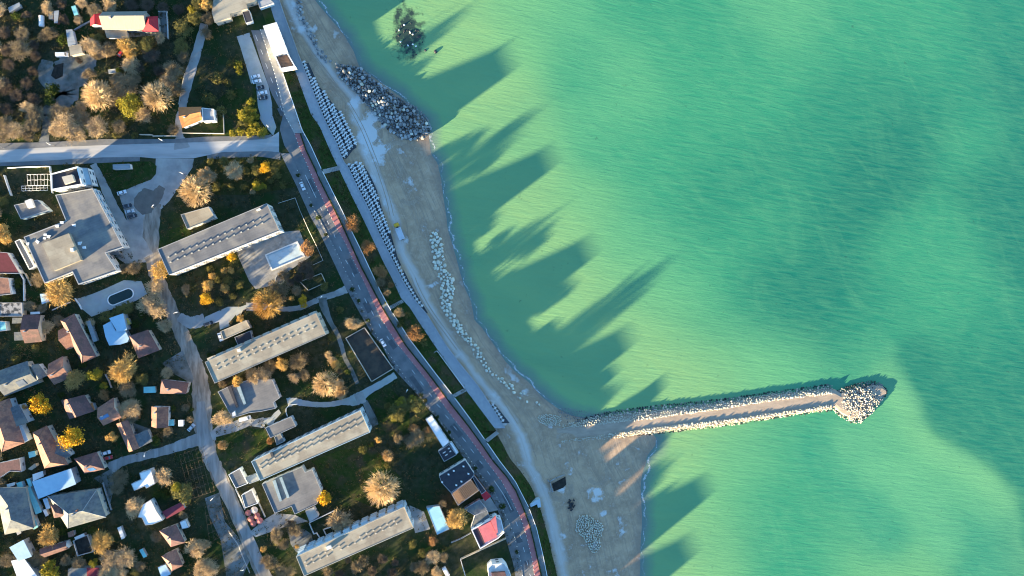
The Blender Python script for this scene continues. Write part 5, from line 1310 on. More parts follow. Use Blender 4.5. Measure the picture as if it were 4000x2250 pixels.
# vehicles -------------------------------------------------------------------------------
def prof(mb, pts, halfw, halfw_top=None):
    """side profile (x, z) swept across the width, narrowing with height"""
    zs = [z for x, z in pts]; z0, z1 = min(zs), max(zs)
    n = len(pts)
    wd = lambda z: halfw + ((halfw_top or halfw) - halfw) * (z - z0) / (z1 - z0 + 1e-6)
    mb.add([(x, -wd(z), z) for x, z in pts] + [(x, wd(z), z) for x, z in pts], [tuple(range(n)), tuple(range(2 * n - 1, n - 1, -1))] + [(i, n + i, n + (i + 1) % n, (i + 1) % n) for i in range(n)])
CARM = {}
def car_meshes(paint, kind):
    key = (paint.name, kind)
    if key in CARM: return CARM[key]
    L_ = {'car': 4.2, 'suv': 4.5, 'van': 5.3}[kind]
    mb = MB()
    h = L_ / 2
    if kind == 'van':
        prof(mb, [(-h, .35), (h, .35), (h, .95), (h - .55, 1.15), (h - 1.15, 1.95), (-h + .1, 2.05), (-h, 1.9)][::-1], .98, .88)
    else:
        prof(mb, [(-h, .35), (h, .35), (h, .72), (h - .25, .84), (h - 1.15, .95), (-h + .55, .98), (-h, .9)][::-1], .88, .84)
    body = mb.mesh('body', paint)
    mb = MB()
    if kind == 'van':
        prof(mb, [(h - .62, 1.16), (h - .60, 1.22), (h - 1.12, 1.93), (h - 1.2, 1.9)][::-1], .80, .74)
        mb.box((h - 1.6, 0, 1.5), (.8, 1.86, .5))
    else:
        prof(mb, [(h - 1.05, .94), (h - 1.75, 1.40), (-h + 1.2, 1.42), (-h + .45, .97)][::-1], .80, .62)
    glass = mb.mesh('windows' if False else 'cabin_glass', M_GLASS)
    mb = MB()
    if kind != 'van':
        mb.box((-.22 if kind == 'car' else -.35, 0, 1.435), (1.55 if kind == 'car' else 2.2, 1.22, .06))
    else:
        mb.box((-.5, 0, 2.06), (3.6, 1.5, .05))
    roof = mb.mesh('roof', paint)
    mb = MB(); mb.tube((0, -.1, 0), (0, .1, 0), .32, .32, 12); wheel = mb.mesh('wheel', M_TYRE)
    mb = MB(); mb.box((0, 0, 0), (.12, .32, .14)); lampm = mb.mesh('headlight', M_WALLW)
    CARM[key] = (body, glass, roof, wheel, lampm, h, kind)
    return CARM[key]
def car(u, ang, paint, label, kind='car', name='parked_car', cat='car', z=0.06, group=None):
    p = P(u[0], u[1], z)
    root = thing(name, label, cat, p, R(ang), group)
    body, glass, roof, wheel, lampm, h, kd = car_meshes(paint, kind)
    put('body', body, root); put('cabin_glass', glass, root); put('roof', roof, root)
    for x in (h - .8, -h + .8):
        for y in (-.8, .8): put('wheel', wheel, root, (x, y, .32))
    for y in (-.6, .6): put('headlight', lampm, root, (h - .02, y, .66))
    return root
pk = 'cars parked on the lot beside the coast road'
car(t('b', 645, 968), 17, M_CARW, 'topmost white car in the row on the pale parking lot', group=pk)
car(t('b', 660, 1028), 14, M_CARW, 'white car second from the top on the pale parking lot', group=pk)
car(t('b', 698, 1106), 20, M_CARK, 'black car in the middle of the row on the parking lot', group=pk)
car(t('b', 735, 1172), 14, M_CARW, 'white car between two black cars on the parking lot', group=pk)
car(t('b', 738, 1234), 10, M_CARK, 'lowest black car in the row on the parking lot', group=pk)
landmark(t('b', 690, 1100), 'the parking lot cars')
car(t('c', 1540, 975), 18, M_CARW, 'silver white car alone at the edge of the grass triangle')
car(t('c', 1608, 1142), 14, M_CARK, 'upper black car parked in the yard by the grey hotel roof')
car(t('c', 1640, 1211), 14, M_CARS, 'silver car between two dark cars in the yard')
car(t('c', 1670, 1272), 18, M_CARK, 'lower black car parked in the yard beside the dirt lane', kind='suv')
car(t('d', 1232, 895), -65, M_CARW, 'white car parked at the roadside on the upper inland pavement')
car(t('f', 2242, 1412), -58, M_CARW, 'white car driving on the coast road by the walled court', name='car')
car(t('f', 200, 1340), -72, M_CARW, 'white car beside the brown roofed annex')
car(t('f', 50, 1172), 20, M_CARK, 'black car parked on the dirt lane left of the plaza', kind='suv')
car(t('g', 1342, 1345), 16, M_CARW, 'white car parked just above the red car in the village')
car(t('g', 1368, 1408), 14, M_CARR, 'dark red car parked below the white car in the village')
car(t('g', 2412, 1026), 48, M_CARS, 'silver car at the lane bend beside the bank')
car(t('h', 515, 912), 14, M_CARW, 'white van parked below the square hall', 'van', 'van', 'van')
car(t('a', 795, 697), 4, M_CARW, 'white van parked left of the cream shed', 'van', 'van', 'van')
car(t('l', 455, 1385), -62, M_CARW, 'white van at the lower edge left of the stepped white house', 'van', 'van', 'van')
car(t('a', 1530, 672), 58, M_CARR, 'bright red car among the trees below the long barn')
p = P(*t('a', 1420, 905), 0.05)
root = thing('trailer', 'grey flat trailer on the grass below the red car', 'trailer', p, R(10))
mb = MB(); mb.box((0, 0, .75), (3.4, 2.0, .15)); mb.box((0, .95, .95), (3.4, .08, .3)); mb.box((0, -.95, .95), (3.4, .08, .3)); mb.build('bed', M_GREYMETAL, root, local=True)
mb = MB(); mb.tube((-1.7, 0, .65), (-3.6, -.2, .55), .06, .05, 5); mb.build('drawbar', M_DARKMETAL, root, local=True)
for y in (-1.05, 1.05):
    mb = MB(); mb.tube((0, y - .1, .34), (0, y + .1, .34), .34, .34, 12); mb.build('wheel', M_TYRE, root, local=True)
p = P(*t('o', 515, 20), Z_BEACH + .05)
root = thing('dump_truck', 'dump truck with yellow cab and grey white bed on the beach track', 'truck', p, R(112))
mb = MB(); mb.box((3.3, 0, 1.65), (1.7, 2.3, 1.9), 0, .92); mb.build('cab', M_YELLOW, root, local=True)
mb = MB(); mb.box((4.13, 0, 2.0), (.1, 1.9, .7)); mb.build('windscreen', M_GLASS, root, local=True)
mb = MB(); mb.box((0, 0, .8), (8.0, 1.0, .3)); mb.build('chassis', M_DARKMETAL, root, local=True)
mb = MB()
mb.box((-1.0, 0, 1.2), (5.4, 2.4, .15)); mb.box((-1.0, 1.2, 1.75), (5.4, .12, 1.0)); mb.box((-1.0, -1.2, 1.75), (5.4, .12, 1.0)); mb.box((1.7, 0, 1.85), (.12, 2.5, 1.2)); mb.box((-3.7, 0, 1.6), (.12, 2.5, .7))
mb.build('dump_bed', M_CARW, root, local=True)
root.scale = (1.12, 1.15, 1.05)
for x in (3.2, -1.6, -2.9):
    for y in (-1.05, 1.05):
        mb = MB(); mb.tube((x, y - .18, .5), (x, y + .18, .5), .5, .5, 12); mb.build('wheel', M_TYRE, root, local=True)

# concrete armour units on the beach ------------------------------------------------------
mb = MB()
mb.box((0, 0, .35), (1.75, .62, .62)); mb.box((0, 0, .85), (.6, .6, .42), 0, .9); mb.box((0, 0, 1.35), (.62, 1.8, .62), 0, .93)
TET = mb.mesh('armour_unit', M_TETRA)
def beach_z(px, py):
    xi, xs = F_INNER(py), F_SHORE(py)
    u = min(1, max(0, (px - xi) / max(1, xs - xi)))
    return Z_BEACH + (Z_SEA - Z_BEACH) * u ** 1.6 - max(0, px - xs) * .0131
FIELDS = (
    (edge('b 1300,800 1425,1080 1490,1160 1690,1420 d 1710,0 1810,180 1905,400 1850,440 1790,520'), t('b', 0, 790)[1], t('d', 0, 545)[1], 'cast concrete unit in the upper block field beside the promenade', 'concrete units above the gap'),
    (edge('d 1990,625 2070,760 2150,930 2210,1150 2290,1380 o 405,60 480,330 560,500 650,680 720,800 800,930 865,1040'), t('d', 0, 625)[1], t('o', 0, 1040)[1], 'cast concrete unit in the long tapering block field by the promenade', 'concrete units below the gap'),
    (edge('k 1060,735 1250,975'), t('k', 0, 740)[1], t('k', 0, 975)[1], 'cast concrete unit in the short lowest row beside the promenade end', 'concrete units at the promenade end'))
n_tet = 0
M_GAPSHADE = mat('painted_gap_shade', (0.05, 0.055, 0.06), (0.085, 0.09, 0.095), scale=1.0, detail=7)  # dark sheet under the units: shade of their gaps put into its colour
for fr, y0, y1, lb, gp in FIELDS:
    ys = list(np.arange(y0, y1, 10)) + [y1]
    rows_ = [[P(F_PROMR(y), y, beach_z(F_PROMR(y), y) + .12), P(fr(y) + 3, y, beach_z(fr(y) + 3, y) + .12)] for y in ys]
    tag(put('gap_shade', grid_mesh('gap_shade', rows_, M_GAPSHADE)), kind='structure')
for fr, y0, y1, lb, gp in FIELDS:
    DY, DX = 12.2, 14.6
    y = y0
    row = 0
    while y < y1:
        x = F_PROMR(y) + 11
        k = 0
        while x < fr(y) - 2:
            yy = y - 0.42 * k * DX * 0.55 + (DY * .5 if k % 2 else 0)
            z = beach_z(x, yy)
            if yy > y0 - 8 and x > F_PROMR(yy) + 8:
                n_tet += 1
                p = P(x, yy, z)
                o = put('armour_unit', TET, None, p, R(-58 + rnd.uniform(-5, 5)), (1, 1, 1))
                o.rotation_euler[0] = R(rnd.uniform(-5, 5)); o.rotation_euler[1] = R(rnd.uniform(-5, 5))
                tag(o, lb, 'concrete unit', gp)
            x += DX; k += 1
        y += DY; row += 1
print('TETRA', n_tet)

# rocks ---------------------------------------------------------------------------------------
import bmesh
def rock_geo(seed, sub=2):
    rr = random.Random(seed)
    bm = bmesh.new(); bmesh.ops.create_icosphere(bm, subdivisions=sub, radius=1)
    planes = []
    for _ in range(16):
        v = Vector((rr.gauss(0, 1), rr.gauss(0, 1), rr.gauss(0, 1))).normalized()
        planes.append((v, rr.uniform(.72, 1.0)))
    for v in bm.verts:
        n = v.co.normalized()
        r = min([d / max(.12, n.dot(p)) for p, d in planes if n.dot(p) > .12] + [1.25])
        v.co = n * min(r, 1.25)
        v.co.z *= .78
    vv = np.array([v.co[:] for v in bm.verts]); ff = [tuple(v.index for v in f.verts) for f in bm.faces]
    bm.free()
    return vv, ff
ROCKG = [rock_geo(100 + i) for i in range(7)]
ROCKG1 = [rock_geo(300 + i, 1) for i in range(7)]
def rock_mesh(i, m):
    key = ('rk', i, m.name)
    if key not in WIN:
        me_ = bpy.data.meshes.new('boulder'); me_.from_pydata([tuple(v) for v in ROCKG[i][0]], [], ROCKG[i][1]); me_.materials.append(m); WIN[key] = me_
    return WIN[key]
def darts(inside, box, n, dmin, seed, tries=40):
    rr = random.Random(seed); pts = []; cell = {}
    for _ in range(n * tries):
        if len(pts) >= n: break
        x, y = rr.uniform(box[0], box[2]), rr.uniform(box[1], box[3])
        d = dmin * rr.uniform(.8, 1.35)
        if not inside(x, y): continue
        cx, cy = int(x / (dmin * 1.5)), int(y / (dmin * 1.5))
        if any((x - q[0]) ** 2 + (y - q[1]) ** 2 < ((d + q[2]) / 2) ** 2 for i in (-1, 0, 1) for j in (-1, 0, 1) for q in cell.get((cx + i, cy + j), ())): continue
        pts.append((x, y, d)); cell.setdefault((cx, cy), []).append((x, y, d))
    return pts
def in_poly(poly):
    xs = np.array([p[0] for p in poly]); ys = np.array([p[1] for p in poly]); n = len(poly)
    def f(x, y):
        c = False; j = n - 1
        for i in range(n):
            if (ys[i] > y) != (ys[j] > y) and x < (xs[j] - xs[i]) * (y - ys[i]) / (ys[j] - ys[i]) + xs[i]: c = not c
            j = i
        return c
    return f
def boulder(x, y, d, z, m, label, group):
    r = d * .131 * .58
    p = P(x, y, z + r * .25)
    o = put('boulder', rock_mesh(rnd.randrange(7), m), None, p, rnd.uniform(0, 6.3), (r * rnd.uniform(.9, 1.2), r * rnd.uniform(.85, 1.1), r * rnd.uniform(.8, 1.1)))
    o.rotation_euler[0] = rnd.uniform(-.5, .5); o.rotation_euler[1] = rnd.uniform(-.5, .5)
    tag(o, label, 'boulder', group)
LINE = [(G('o ' + f'{u},{v}')[0], w_) for u, v, w_ in ((950, 20, 80), (970, 130, 125), (990, 220, 125), (1010, 300, 120), (1015, 400, 110), (1040, 500, 125), (1100, 610, 155), (1110, 700, 140), (1130, 780, 150), (1120, 860, 140), (1100, 930, 125), (1110, 990, 105), (1150, 1060, 105), (1200, 1140, 100), (1260, 1220, 100), (1310, 1300, 90), (1390, 1370, 85), (1450, 1440, 60))] + \
       [(G('k ' + f'{u},{v}')[0], w_) for u, v, w_ in ((860, 100, 75), (910, 180, 70), (970, 295, 60), (1050, 370, 75), (1150, 430, 75), (1230, 490, 105), (1295, 560, 60), (1320, 620, 35))]
LINE.sort(key=lambda q: q[0][1])
ly = [q[0][1] for q in LINE]; lx = [q[0][0] for q in LINE]; lw = [q[1] / 3.22 for q in LINE]
inl = lambda x, y: abs(x - np.interp(y, ly, lx)) < np.interp(y, ly, lw) * .55 and ly[0] <= y <= ly[-1]
pts = darts(inl, (1660, 890, 2040, 1550), 165, 10.5, 5, 90)
for x, y, d in pts:
    boulder(x, y, d * (1.12 if y < 1300 else .95), beach_z(x, y), M_ROCK, 'pale angular boulder in the line of boulders along the beach', 'boulders in the beach line')
nb = len(pts)
for u, v in ((1390, 662), (1398, 602), (1478, 706), (1440, 600), (1600, 715), (1630, 740)):
    x, y = t('k', u, v); boulder(x, y, 9, beach_z(x, y), M_ROCK, 'pale stray boulder lying alone below the boulder line', 'stray boulders on the beach'); nb += 1
GRO = G('w 845,160 905,170 945,205 1000,245 1050,272 1078,300 1082,335 1062,352 1010,350 965,318 930,272 893,232 850,190')
ing = in_poly(GRO)
BL = edge('b 1180,0 1200,200 1300,350 1400,580 1480,700 1560,780')
pts = darts(lambda x, y: abs(x - BL(y)) < 11, (1140, 0, 1310, 245), 45, 9.5, 8, 60)
for x, y, d in pts:
    boulder(x, y, d, beach_z(x, y), M_ROCKD, 'grey boulder in the thin row beside the upper beach track', 'boulders beside the upper track'); nb += 1
pts = darts(ing, (1300, 240, 1690, 560), 620, 9.4, 9, 60)
pts.sort(key=lambda q: -q[2])
big, small = pts[:300 - nb], pts[300 - nb:]
gz = lambda x, y: beach_z(x, y) + .8
gc = centre(GRO)
def gro_z(x, y):
    return beach_z(x, y) + 0.5 + 1.5 * max(0, 1 - abs(((x - gc[0]) * -.62 + (y - gc[1]) * .78)) / 42)
for x, y, d in big: boulder(x, y, d * 1.1, gro_z(x, y), M_ROCK if rnd.random() < .1 else M_ROCKD, 'dark grey boulder heaped in the upper rock groyne', 'boulders of the upper groyne')
print('BOULDERS', nb + len(big))
# everything smaller: one mass of rocks
class RockMass:
    def __init__(s): s.v, s.f, s.n, s.m = [], [], 0, []
    def add(s, p, r, mi=0):
        g = ROCKG1[rnd.randrange(7)]
        a = rnd.uniform(0, 6.3); ca, sa = math.cos(a), math.sin(a)
        v = g[0] * np.array([r * rnd.uniform(.85, 1.2), r * rnd.uniform(.8, 1.1), r * rnd.uniform(.8, 1.15)])
        tl = rnd.uniform(-.5, .5); ct, st = math.cos(tl), math.sin(tl)
        v = np.stack([v[:, 0], v[:, 1] * ct - v[:, 2] * st, v[:, 1] * st + v[:, 2] * ct], 1)
        v = np.stack([v[:, 0] * ca - v[:, 1] * sa, v[:, 0] * sa + v[:, 1] * ca, v[:, 2]], 1) + np.array(p)
        s.v.append(v); s.f += [(i + s.n, j + s.n, k + s.n) for i, j, k in g[1]]; s.m += [mi] * len(g[1]); s.n += len(v)
    def build(s, name, mats):
        me_ = bpy.data.meshes.new(name); me_.from_pydata(np.concatenate(s.v).tolist(), [], s.f)
        for m_ in mats: me_.materials.append(m_)
        me_.polygons.foreach_set('material_index', s.m); me_.update()
        return tag(put(name, me_), kind='stuff')
RM = RockMass()
for x, y, d in small: RM.add(P(x, y, gro_z(x, y)), d * .131 * .6, 0 if rnd.random() < .08 else 1 if rnd.random() < .85 else 2)
for x, y, d in darts(ing, (1300, 240, 1690, 560), 500, 8, 77, 30): RM.add(P(x, y, gro_z(x, y) - .5), d * .131 * .6, 1)
PILE = G('r 850,690 980,690 1080,760 1140,800 1140,900 1100,1010 1120,1080 1060,1150 1010,1160 960,1060 890,950 800,880 810,790')
pc = centre(PILE)
for x, y, d in darts(in_poly(PILE), (2230, 2000, 2370, 2170), 420, 6.2, 11, 60):
    RM.add(P(x, y, beach_z(x, y) + .35 + 1.1 * max(0, 1 - math.hypot(x - pc[0], y - pc[1]) / 60)), d * .131 * .62)
# the jetty
JU = cedge('q 330,905 620,960 850,925 1000,885 1300,815 1900,742 2576,678 p 700,578 1400,488 1560,545 1720,482 1950,440 2080,480 2140,570')      # outer upper edge
JL = cedge('q 330,1005 600,1040 620,1222 1300,1172 1900,1102 2576,1030 p 700,920 1440,822 1480,800 1560,890 1680,968 1800,970 1940,850 2060,700 2140,600')
JUI = cedge('q 600,1042 640,1046 1300,965 1700,925 2576,805 p 700,690 1400,610 1500,600')
JLI = cedge('q 600,1198 1240,1112 1900,1020 2576,945 p 700,850 1400,750 1500,730')
xs = list(np.arange(t('q', 560, 0)[0], t('p', 2140, 0)[0], 8))
rows = []
for x in xs:
    a, b = JU(x), JL(x)
    if x > t('p', 1450, 0)[0]:
        ui, li = a + (b - a) * .3, a + (b - a) * .7
    else: ui, li = JUI(x), JLI(x)
    f_ = min(1, max(0, (x - 2190) / 130))
    zc = beach_z(min(x, 2200), 1660) + (-4.75 - beach_z(2200, 1660)) * f_ if x < 2560 else -4.75
    f_ = min(1, max(0, (x - 2175) / 170)); zc = (beach_z(x, 1668) + .03) * (1 - f_) - 4.85 * f_
    rows.append([P(x, a, -7.4), P(x, a + (ui - a) * .6, zc - .25), P(x, ui, zc), P(x, (ui + li) / 2, zc), P(x, li, zc), P(x, li + (b - li) * .5, zc - .2), P(x, b, -7.4)])
M_JET = mat('jetty_track', (0.42, 0.33, 0.245), (0.32, 0.25, 0.185), scale=0.35, detail=8, stretch=(.5, 1.5, 1), bump=.05, bscale=1.5)
me = grid_mesh('jetty', rows, M_JET)
jo = P(2700, 1650, -6)
me.transform(Matrix.Translation((-jo[0], -jo[1], -jo[2])))
o = tag(put('jetty', me, None, jo), 'long rock edged jetty reaching into the green sea', 'jetty')
landmark((2700, 1640), 'the jetty')
def band(f0, f1, x0, x1, n, d, seed, zf, r=1.0, wet=lambda u: 3):
    for x, y, dd in darts(lambda x, y: f0(x) < y < f1(x), (x0, 1480, x1, 1760), n, d, seed, 40):
        u = (y - f0(x)) / max(1, f1(x) - f0(x))
        RM.add(P(x, y, zf(x, u) + rnd.uniform(-.1, .12)), dd * .131 * rnd.uniform(.5, .85) * r, wet(u))
xh = t('p', 1450, 0)[0]; xe = t('p', 2140, 0)[0]
band(JU, JUI, t('q', 640, 0)[0], xh, 2600, 5.7, 21, lambda x, u: -6.05 + 1.15 * min(1, u * 1.5), 1.0, lambda u: 2 if u < .16 and rnd.random() < .7 else 1 if u < .3 and rnd.random() < .5 else 3)
band(lambda x: JUI(x) - 8, JUI, 2420, xh, 300, 6.5, 23, lambda x, u: -4.78)
band(JLI, JL, t('q', 620, 0)[0], xh, 1900, 5.4, 22, lambda x, u: (-4.72 if u < .5 else -4.72 - (u - .5) * 2.9), 1.0, lambda u: 2 if u > .88 and rnd.random() < .7 else 3)
band(JLI, lambda x: JLI(x) + 9, 2380, xh, 260, 6.4, 24, lambda x, u: -4.6)
hc = t('p', 1830, 700)
hd = G('p 1440,600 1560,550 1720,485 1950,440 2080,480 2140,570 2140,620 2060,705 1950,850 1800,975 1680,972 1560,895 1440,800')
for x, y, d in darts(in_poly(hd), (xh - 8, 1480, xe, 1660), 1500, 5.9, 31, 60):
    e = math.hypot((x - hc[0]) / 105, (y - hc[1]) / 75)
    dark = e > .78 and (x > hc[0] or y < hc[1]) or rnd.random() < .25
    RM.add(P(x, y, -6.05 + 1.35 * min(1, max(0, 1.15 - e) * 1.6) + rnd.uniform(-.15, .2)), d * .131 * rnd.uniform(.5, .8), 2 if dark and rnd.random() < .5 else 1 if dark else 3)
SP = G('q 325,885 420,860 610,885 620,960 600,1005 420,1000 340,960')
for x, y, d in darts(in_poly(SP), (2090, 1600, 2210, 1680), 260, 5.0, 41, 50): RM.add(P(x, y, beach_z(x, y) + .2), d * .131 * .6)
SP = G('q 560,800 700,780 1000,850 1250,820 1000,900 700,930 620,860')
for x, y, d in darts(in_poly(SP), (2160, 1580, 2400, 1650), 170, 5.5, 43, 40): RM.add(P(x, y, max(beach_z(x, y), -6.2) + .1), d * .131 * .5, 1)
for x, y, d in darts(lambda x, y: 8 < x - np.interp(y, ly, lx) + 30 < 50 and 900 < y < 1500, (1640, 900, 2040, 1500), 260, 7, 47, 20):
    RM.add(P(x, y, beach_z(x, y)), d * .131 * rnd.uniform(.2, .4))
RM.build('armour_rocks', [M_ROCK, M_ROCKD, M_ROCKK, M_ROCKJ])
RM = RockMass()
rr = random.Random(3)
for k in range(60):
    x, y = t('r', rr.gauss(742, 18), rr.gauss(562, 32)); RM.add(P(x, y, beach_z(x, y) + .2 + rr.uniform(0, .5)), rr.uniform(.25, .6))
o = RM.build('scrap_heap', [M_ROCKK]); del o['kind']; tag(o, 'small dark heap of broken blocks alone on the beach', 'heap')
# rocks in the shallows off the upper beach
for k, (u, v) in enumerate(((575, 313), (512, 380), (650, 408), (684, 432), (530, 528), (625, 573), (684, 558), (722, 582))):
    x, y = t('m', u, v)
    p = P(x, y, Z_SEA + .1)
    tag(put('white_rock', rock_mesh(k % 7, M_WHITE), None, p, k, (.55, .42, .45)), 'white topped rock standing out of the dark reef patch', 'rock', 'white rocks on the reef')
rr = random.Random(12)
for k in range(34):
    x, y = t('m', rr.gauss(630, 85), rr.gauss(420, 135))
    r = rr.uniform(.35, .9)
    tag(put('dark_rock', rock_mesh(k % 7, M_ROCKK), None, P(x, y, Z_SEA - r * .3), k, (r, r * .8, r * .7)), 'dark wet rock awash in the reef patch offshore', 'rock', 'dark rocks of the reef')
tag(put('dark_rock', rock_mesh(2, M_ROCKK), None, P(*t('m', 970, 650), Z_SEA), 0, (1.0, .9, .7)), 'lone dark rock in the green shallows right of the reef', 'rock')
# ------------------------------------------------------------------ trees and shrubs
def fast_mesh(name, V, F, m):
    me_ = bpy.data.meshes.new(name)
    me_.from_pydata(V, [], F)
    me_.materials.append(m)
    me_.update()
    return me_
def bare_geo(seed):
    """a leafless tree, crown radius about 8 m, 14 m tall: limbs, branches, twigs as thin three sided bars"""
    rr = random.Random(seed)
    mb = MB()
    def grow(p, d, ln, r, lev):
        e = p + d * ln
        mb.tube(p, e, r, r * .6, 3, False)
        if lev == 0: return
        k = {4: 4, 3: 5, 2: 5, 1: 4}[lev]
        for i in range(k):
            s = rr.uniform(.35, 1.0) if i else 1.0
            ax = Vector((rr.gauss(0, 1), rr.gauss(0, 1), rr.gauss(0, 1))).normalized()
            out = Vector((d.x, d.y, 0))
            nd = (d + ax * rr.uniform(.3, .62) + Vector((0, 0, .10)) + out * .12).normalized()
            grow(p + d * (ln * s), nd, ln * rr.uniform(.52, .78), max(r * .55, .035), lev - 1)
    top = Vector((0, 0, 3.2))
    n = 15
    for i in range(n):
        az = 2 * math.pi * (i + rr.uniform(-.3, .3)) / n
        el = R(rr.uniform(18, 48)) if i % 3 else R(rr.uniform(52, 80))
        d = Vector((math.cos(az) * math.cos(el), math.sin(az) * math.cos(el), math.sin(el)))
        grow(top + Vector((0, 0, rr.uniform(-.8, 1.2))), d, rr.uniform(2.9, 3.9), .17, 4 if i % 3 == 0 else 3)
    for i in range(1900):      # fine outer twigs
        az, el = rr.uniform(0, 6.283), math.asin(rr.uniform(.12, 1))
        d = Vector((math.cos(az) * math.cos(el), math.sin(az) * math.cos(el), math.sin(el)))
        p = top + Vector((d.x * 7.0, d.y * 7.0, d.z * 8.2)) * rr.uniform(.45, .92)
        dd = (d + Vector((rr.gauss(0, .25), rr.gauss(0, .25), rr.gauss(.1, .25)))).normalized()
        s_ = dd.cross(Vector((rr.gauss(0, 1), rr.gauss(0, 1), rr.gauss(0, 1)))).normalized() * rr.uniform(.03, .07)
        e = p + dd * rr.uniform(.7, 1.7)
        mb.add([p - s_, p + s_, e + s_ * .4, e - s_ * .4], [(0, 1, 2, 3)])
    return mb.v, mb.f
def fuzzy_geo(seed, n=2600):
    """a dense twiggy crown, radius 4 m, centre at the origin: clumps of thin twigs pointing outward and up"""
    rr = random.Random(seed)
    V, F = [], []
    lobes = [Vector((rr.gauss(0, 1), rr.gauss(0, 1), rr.gauss(.2, .6))).normalized() for _ in range(5)]
    cl = []
    for i in range(46):
        a, z = rr.uniform(0, 2 * math.pi), rr.uniform(-.55, 1)
        q = math.sqrt(max(0, 1 - z * z))
        k = rr.uniform(.35, .82) * (.62 + .55 * max(0, max(l.dot(Vector((math.cos(a) * q, math.sin(a) * q, z))) for l in lobes)) ** 2)
        cl.append(Vector((math.cos(a) * q * 4 * k, math.sin(a) * q * 4 * k, z * 3.4 * k)))
    for i in range(n):
        c = rr.choice(cl)
        p = c + Vector((rr.gauss(0, .55), rr.gauss(0, .55), rr.gauss(0, .5)))
        d = (p.normalized() * .8 + Vector((rr.gauss(0, .55), rr.gauss(0, .55), rr.gauss(.3, .5)))).normalized()
        ln, w_ = rr.uniform(.5, 1.15), rr.uniform(.035, .085)
        s = d.cross(Vector((rr.gauss(0, 1), rr.gauss(0, 1), rr.gauss(0, 1)))).normalized() * w_
        e = p + d * ln
        k = len(V)
        V += [tuple(p - s), tuple(p + s), tuple(e + s * .5), tuple(e - s * .5)]
        F.append((k, k + 1, k + 2, k + 3))
    for i in range(14):      # inner branches
        c = rr.choice(cl)
        mb = MB(); mb.tube((0, 0, -3.2), c, .12, .05, 4, False)
        k = len(V); V += mb.v; F += [tuple(x + k for x in f) for f in mb.f]
    return V, F
def leafy_geo(seed, n=2600, sx=4.0, sz=3.6, leaf=.36):
    rr = random.Random(seed)
    V, F = [], []
    cl = []
    for i in range(40):
        a, z = rr.uniform(0, 2 * math.pi), rr.uniform(-.6, 1)
        q = math.sqrt(max(0, 1 - z * z)); k = rr.uniform(.4, .88)
        cl.append((Vector((math.cos(a) * q * sx * k, math.sin(a) * q * sx * k, z * sz * k)), rr.uniform(.35, .75)))
    for i in range(n):
        c, sp = rr.choice(cl)
        p = c + Vector((rr.gauss(0, sp), rr.gauss(0, sp), rr.gauss(0, sp * .8)))
        nrm = Vector((rr.gauss(0, 1), rr.gauss(0, 1), rr.gauss(.4, 1))).normalized()
        u = nrm.orthogonal().normalized(); w_ = nrm.cross(u)
        a = rr.uniform(0, 6.3); u, w_ = u * math.cos(a) + w_ * math.sin(a), w_ * math.cos(a) - u * math.sin(a)
        l_ = leaf * rr.uniform(.5, 1.15)
        k = len(V)
        V += [tuple(p - u * l_), tuple(p + w_ * l_ * .45), tuple(p + u * l_), tuple(p - w_ * l_ * .45)]
        F.append((k, k + 1, k + 2, k + 3))
    return V, F
GEO = dict(bare=[bare_geo(s) for s in (1, 2, 3, 4)], fuzzy=[fuzzy_geo(s) for s in (11, 12, 13, 14, 15)], leafy=[leafy_geo(s) for s in (21, 22, 23, 24)], bush=[leafy_geo(s, 900, 4.0, 3.0, .5) for s in (31, 32, 33)])
CM = {}
def crown_mesh(kind, i, colour):
    k = (kind, i % len(GEO[kind]), colour)
    if k not in CM: CM[k] = fast_mesh('crown', *GEO[kind][k[1]], CROWN[colour])
    return CM[k]
mb = MB(); mb.tube((0, 0, 0), (0, 0, 1.0), .26, .15, 7); TRUNK = mb.mesh('trunk', M_BARK)
TREES = []      # (object, photo x, photo y, radius, look)
SIZEW = lambda r: 'tiny' if r < 1.3 else 'small' if r < 2.4 else 'mid sized' if r < 4.2 else 'large' if r < 6.5 else 'huge'
LOOK = dict(tan='tan leafless', pale='pale leafless', brown='brown leafless', purple='dark purplish', gold='golden brown', yellow='bright yellow', orange='orange tinted', olive='olive green', green='dark green', lime='yellow green')
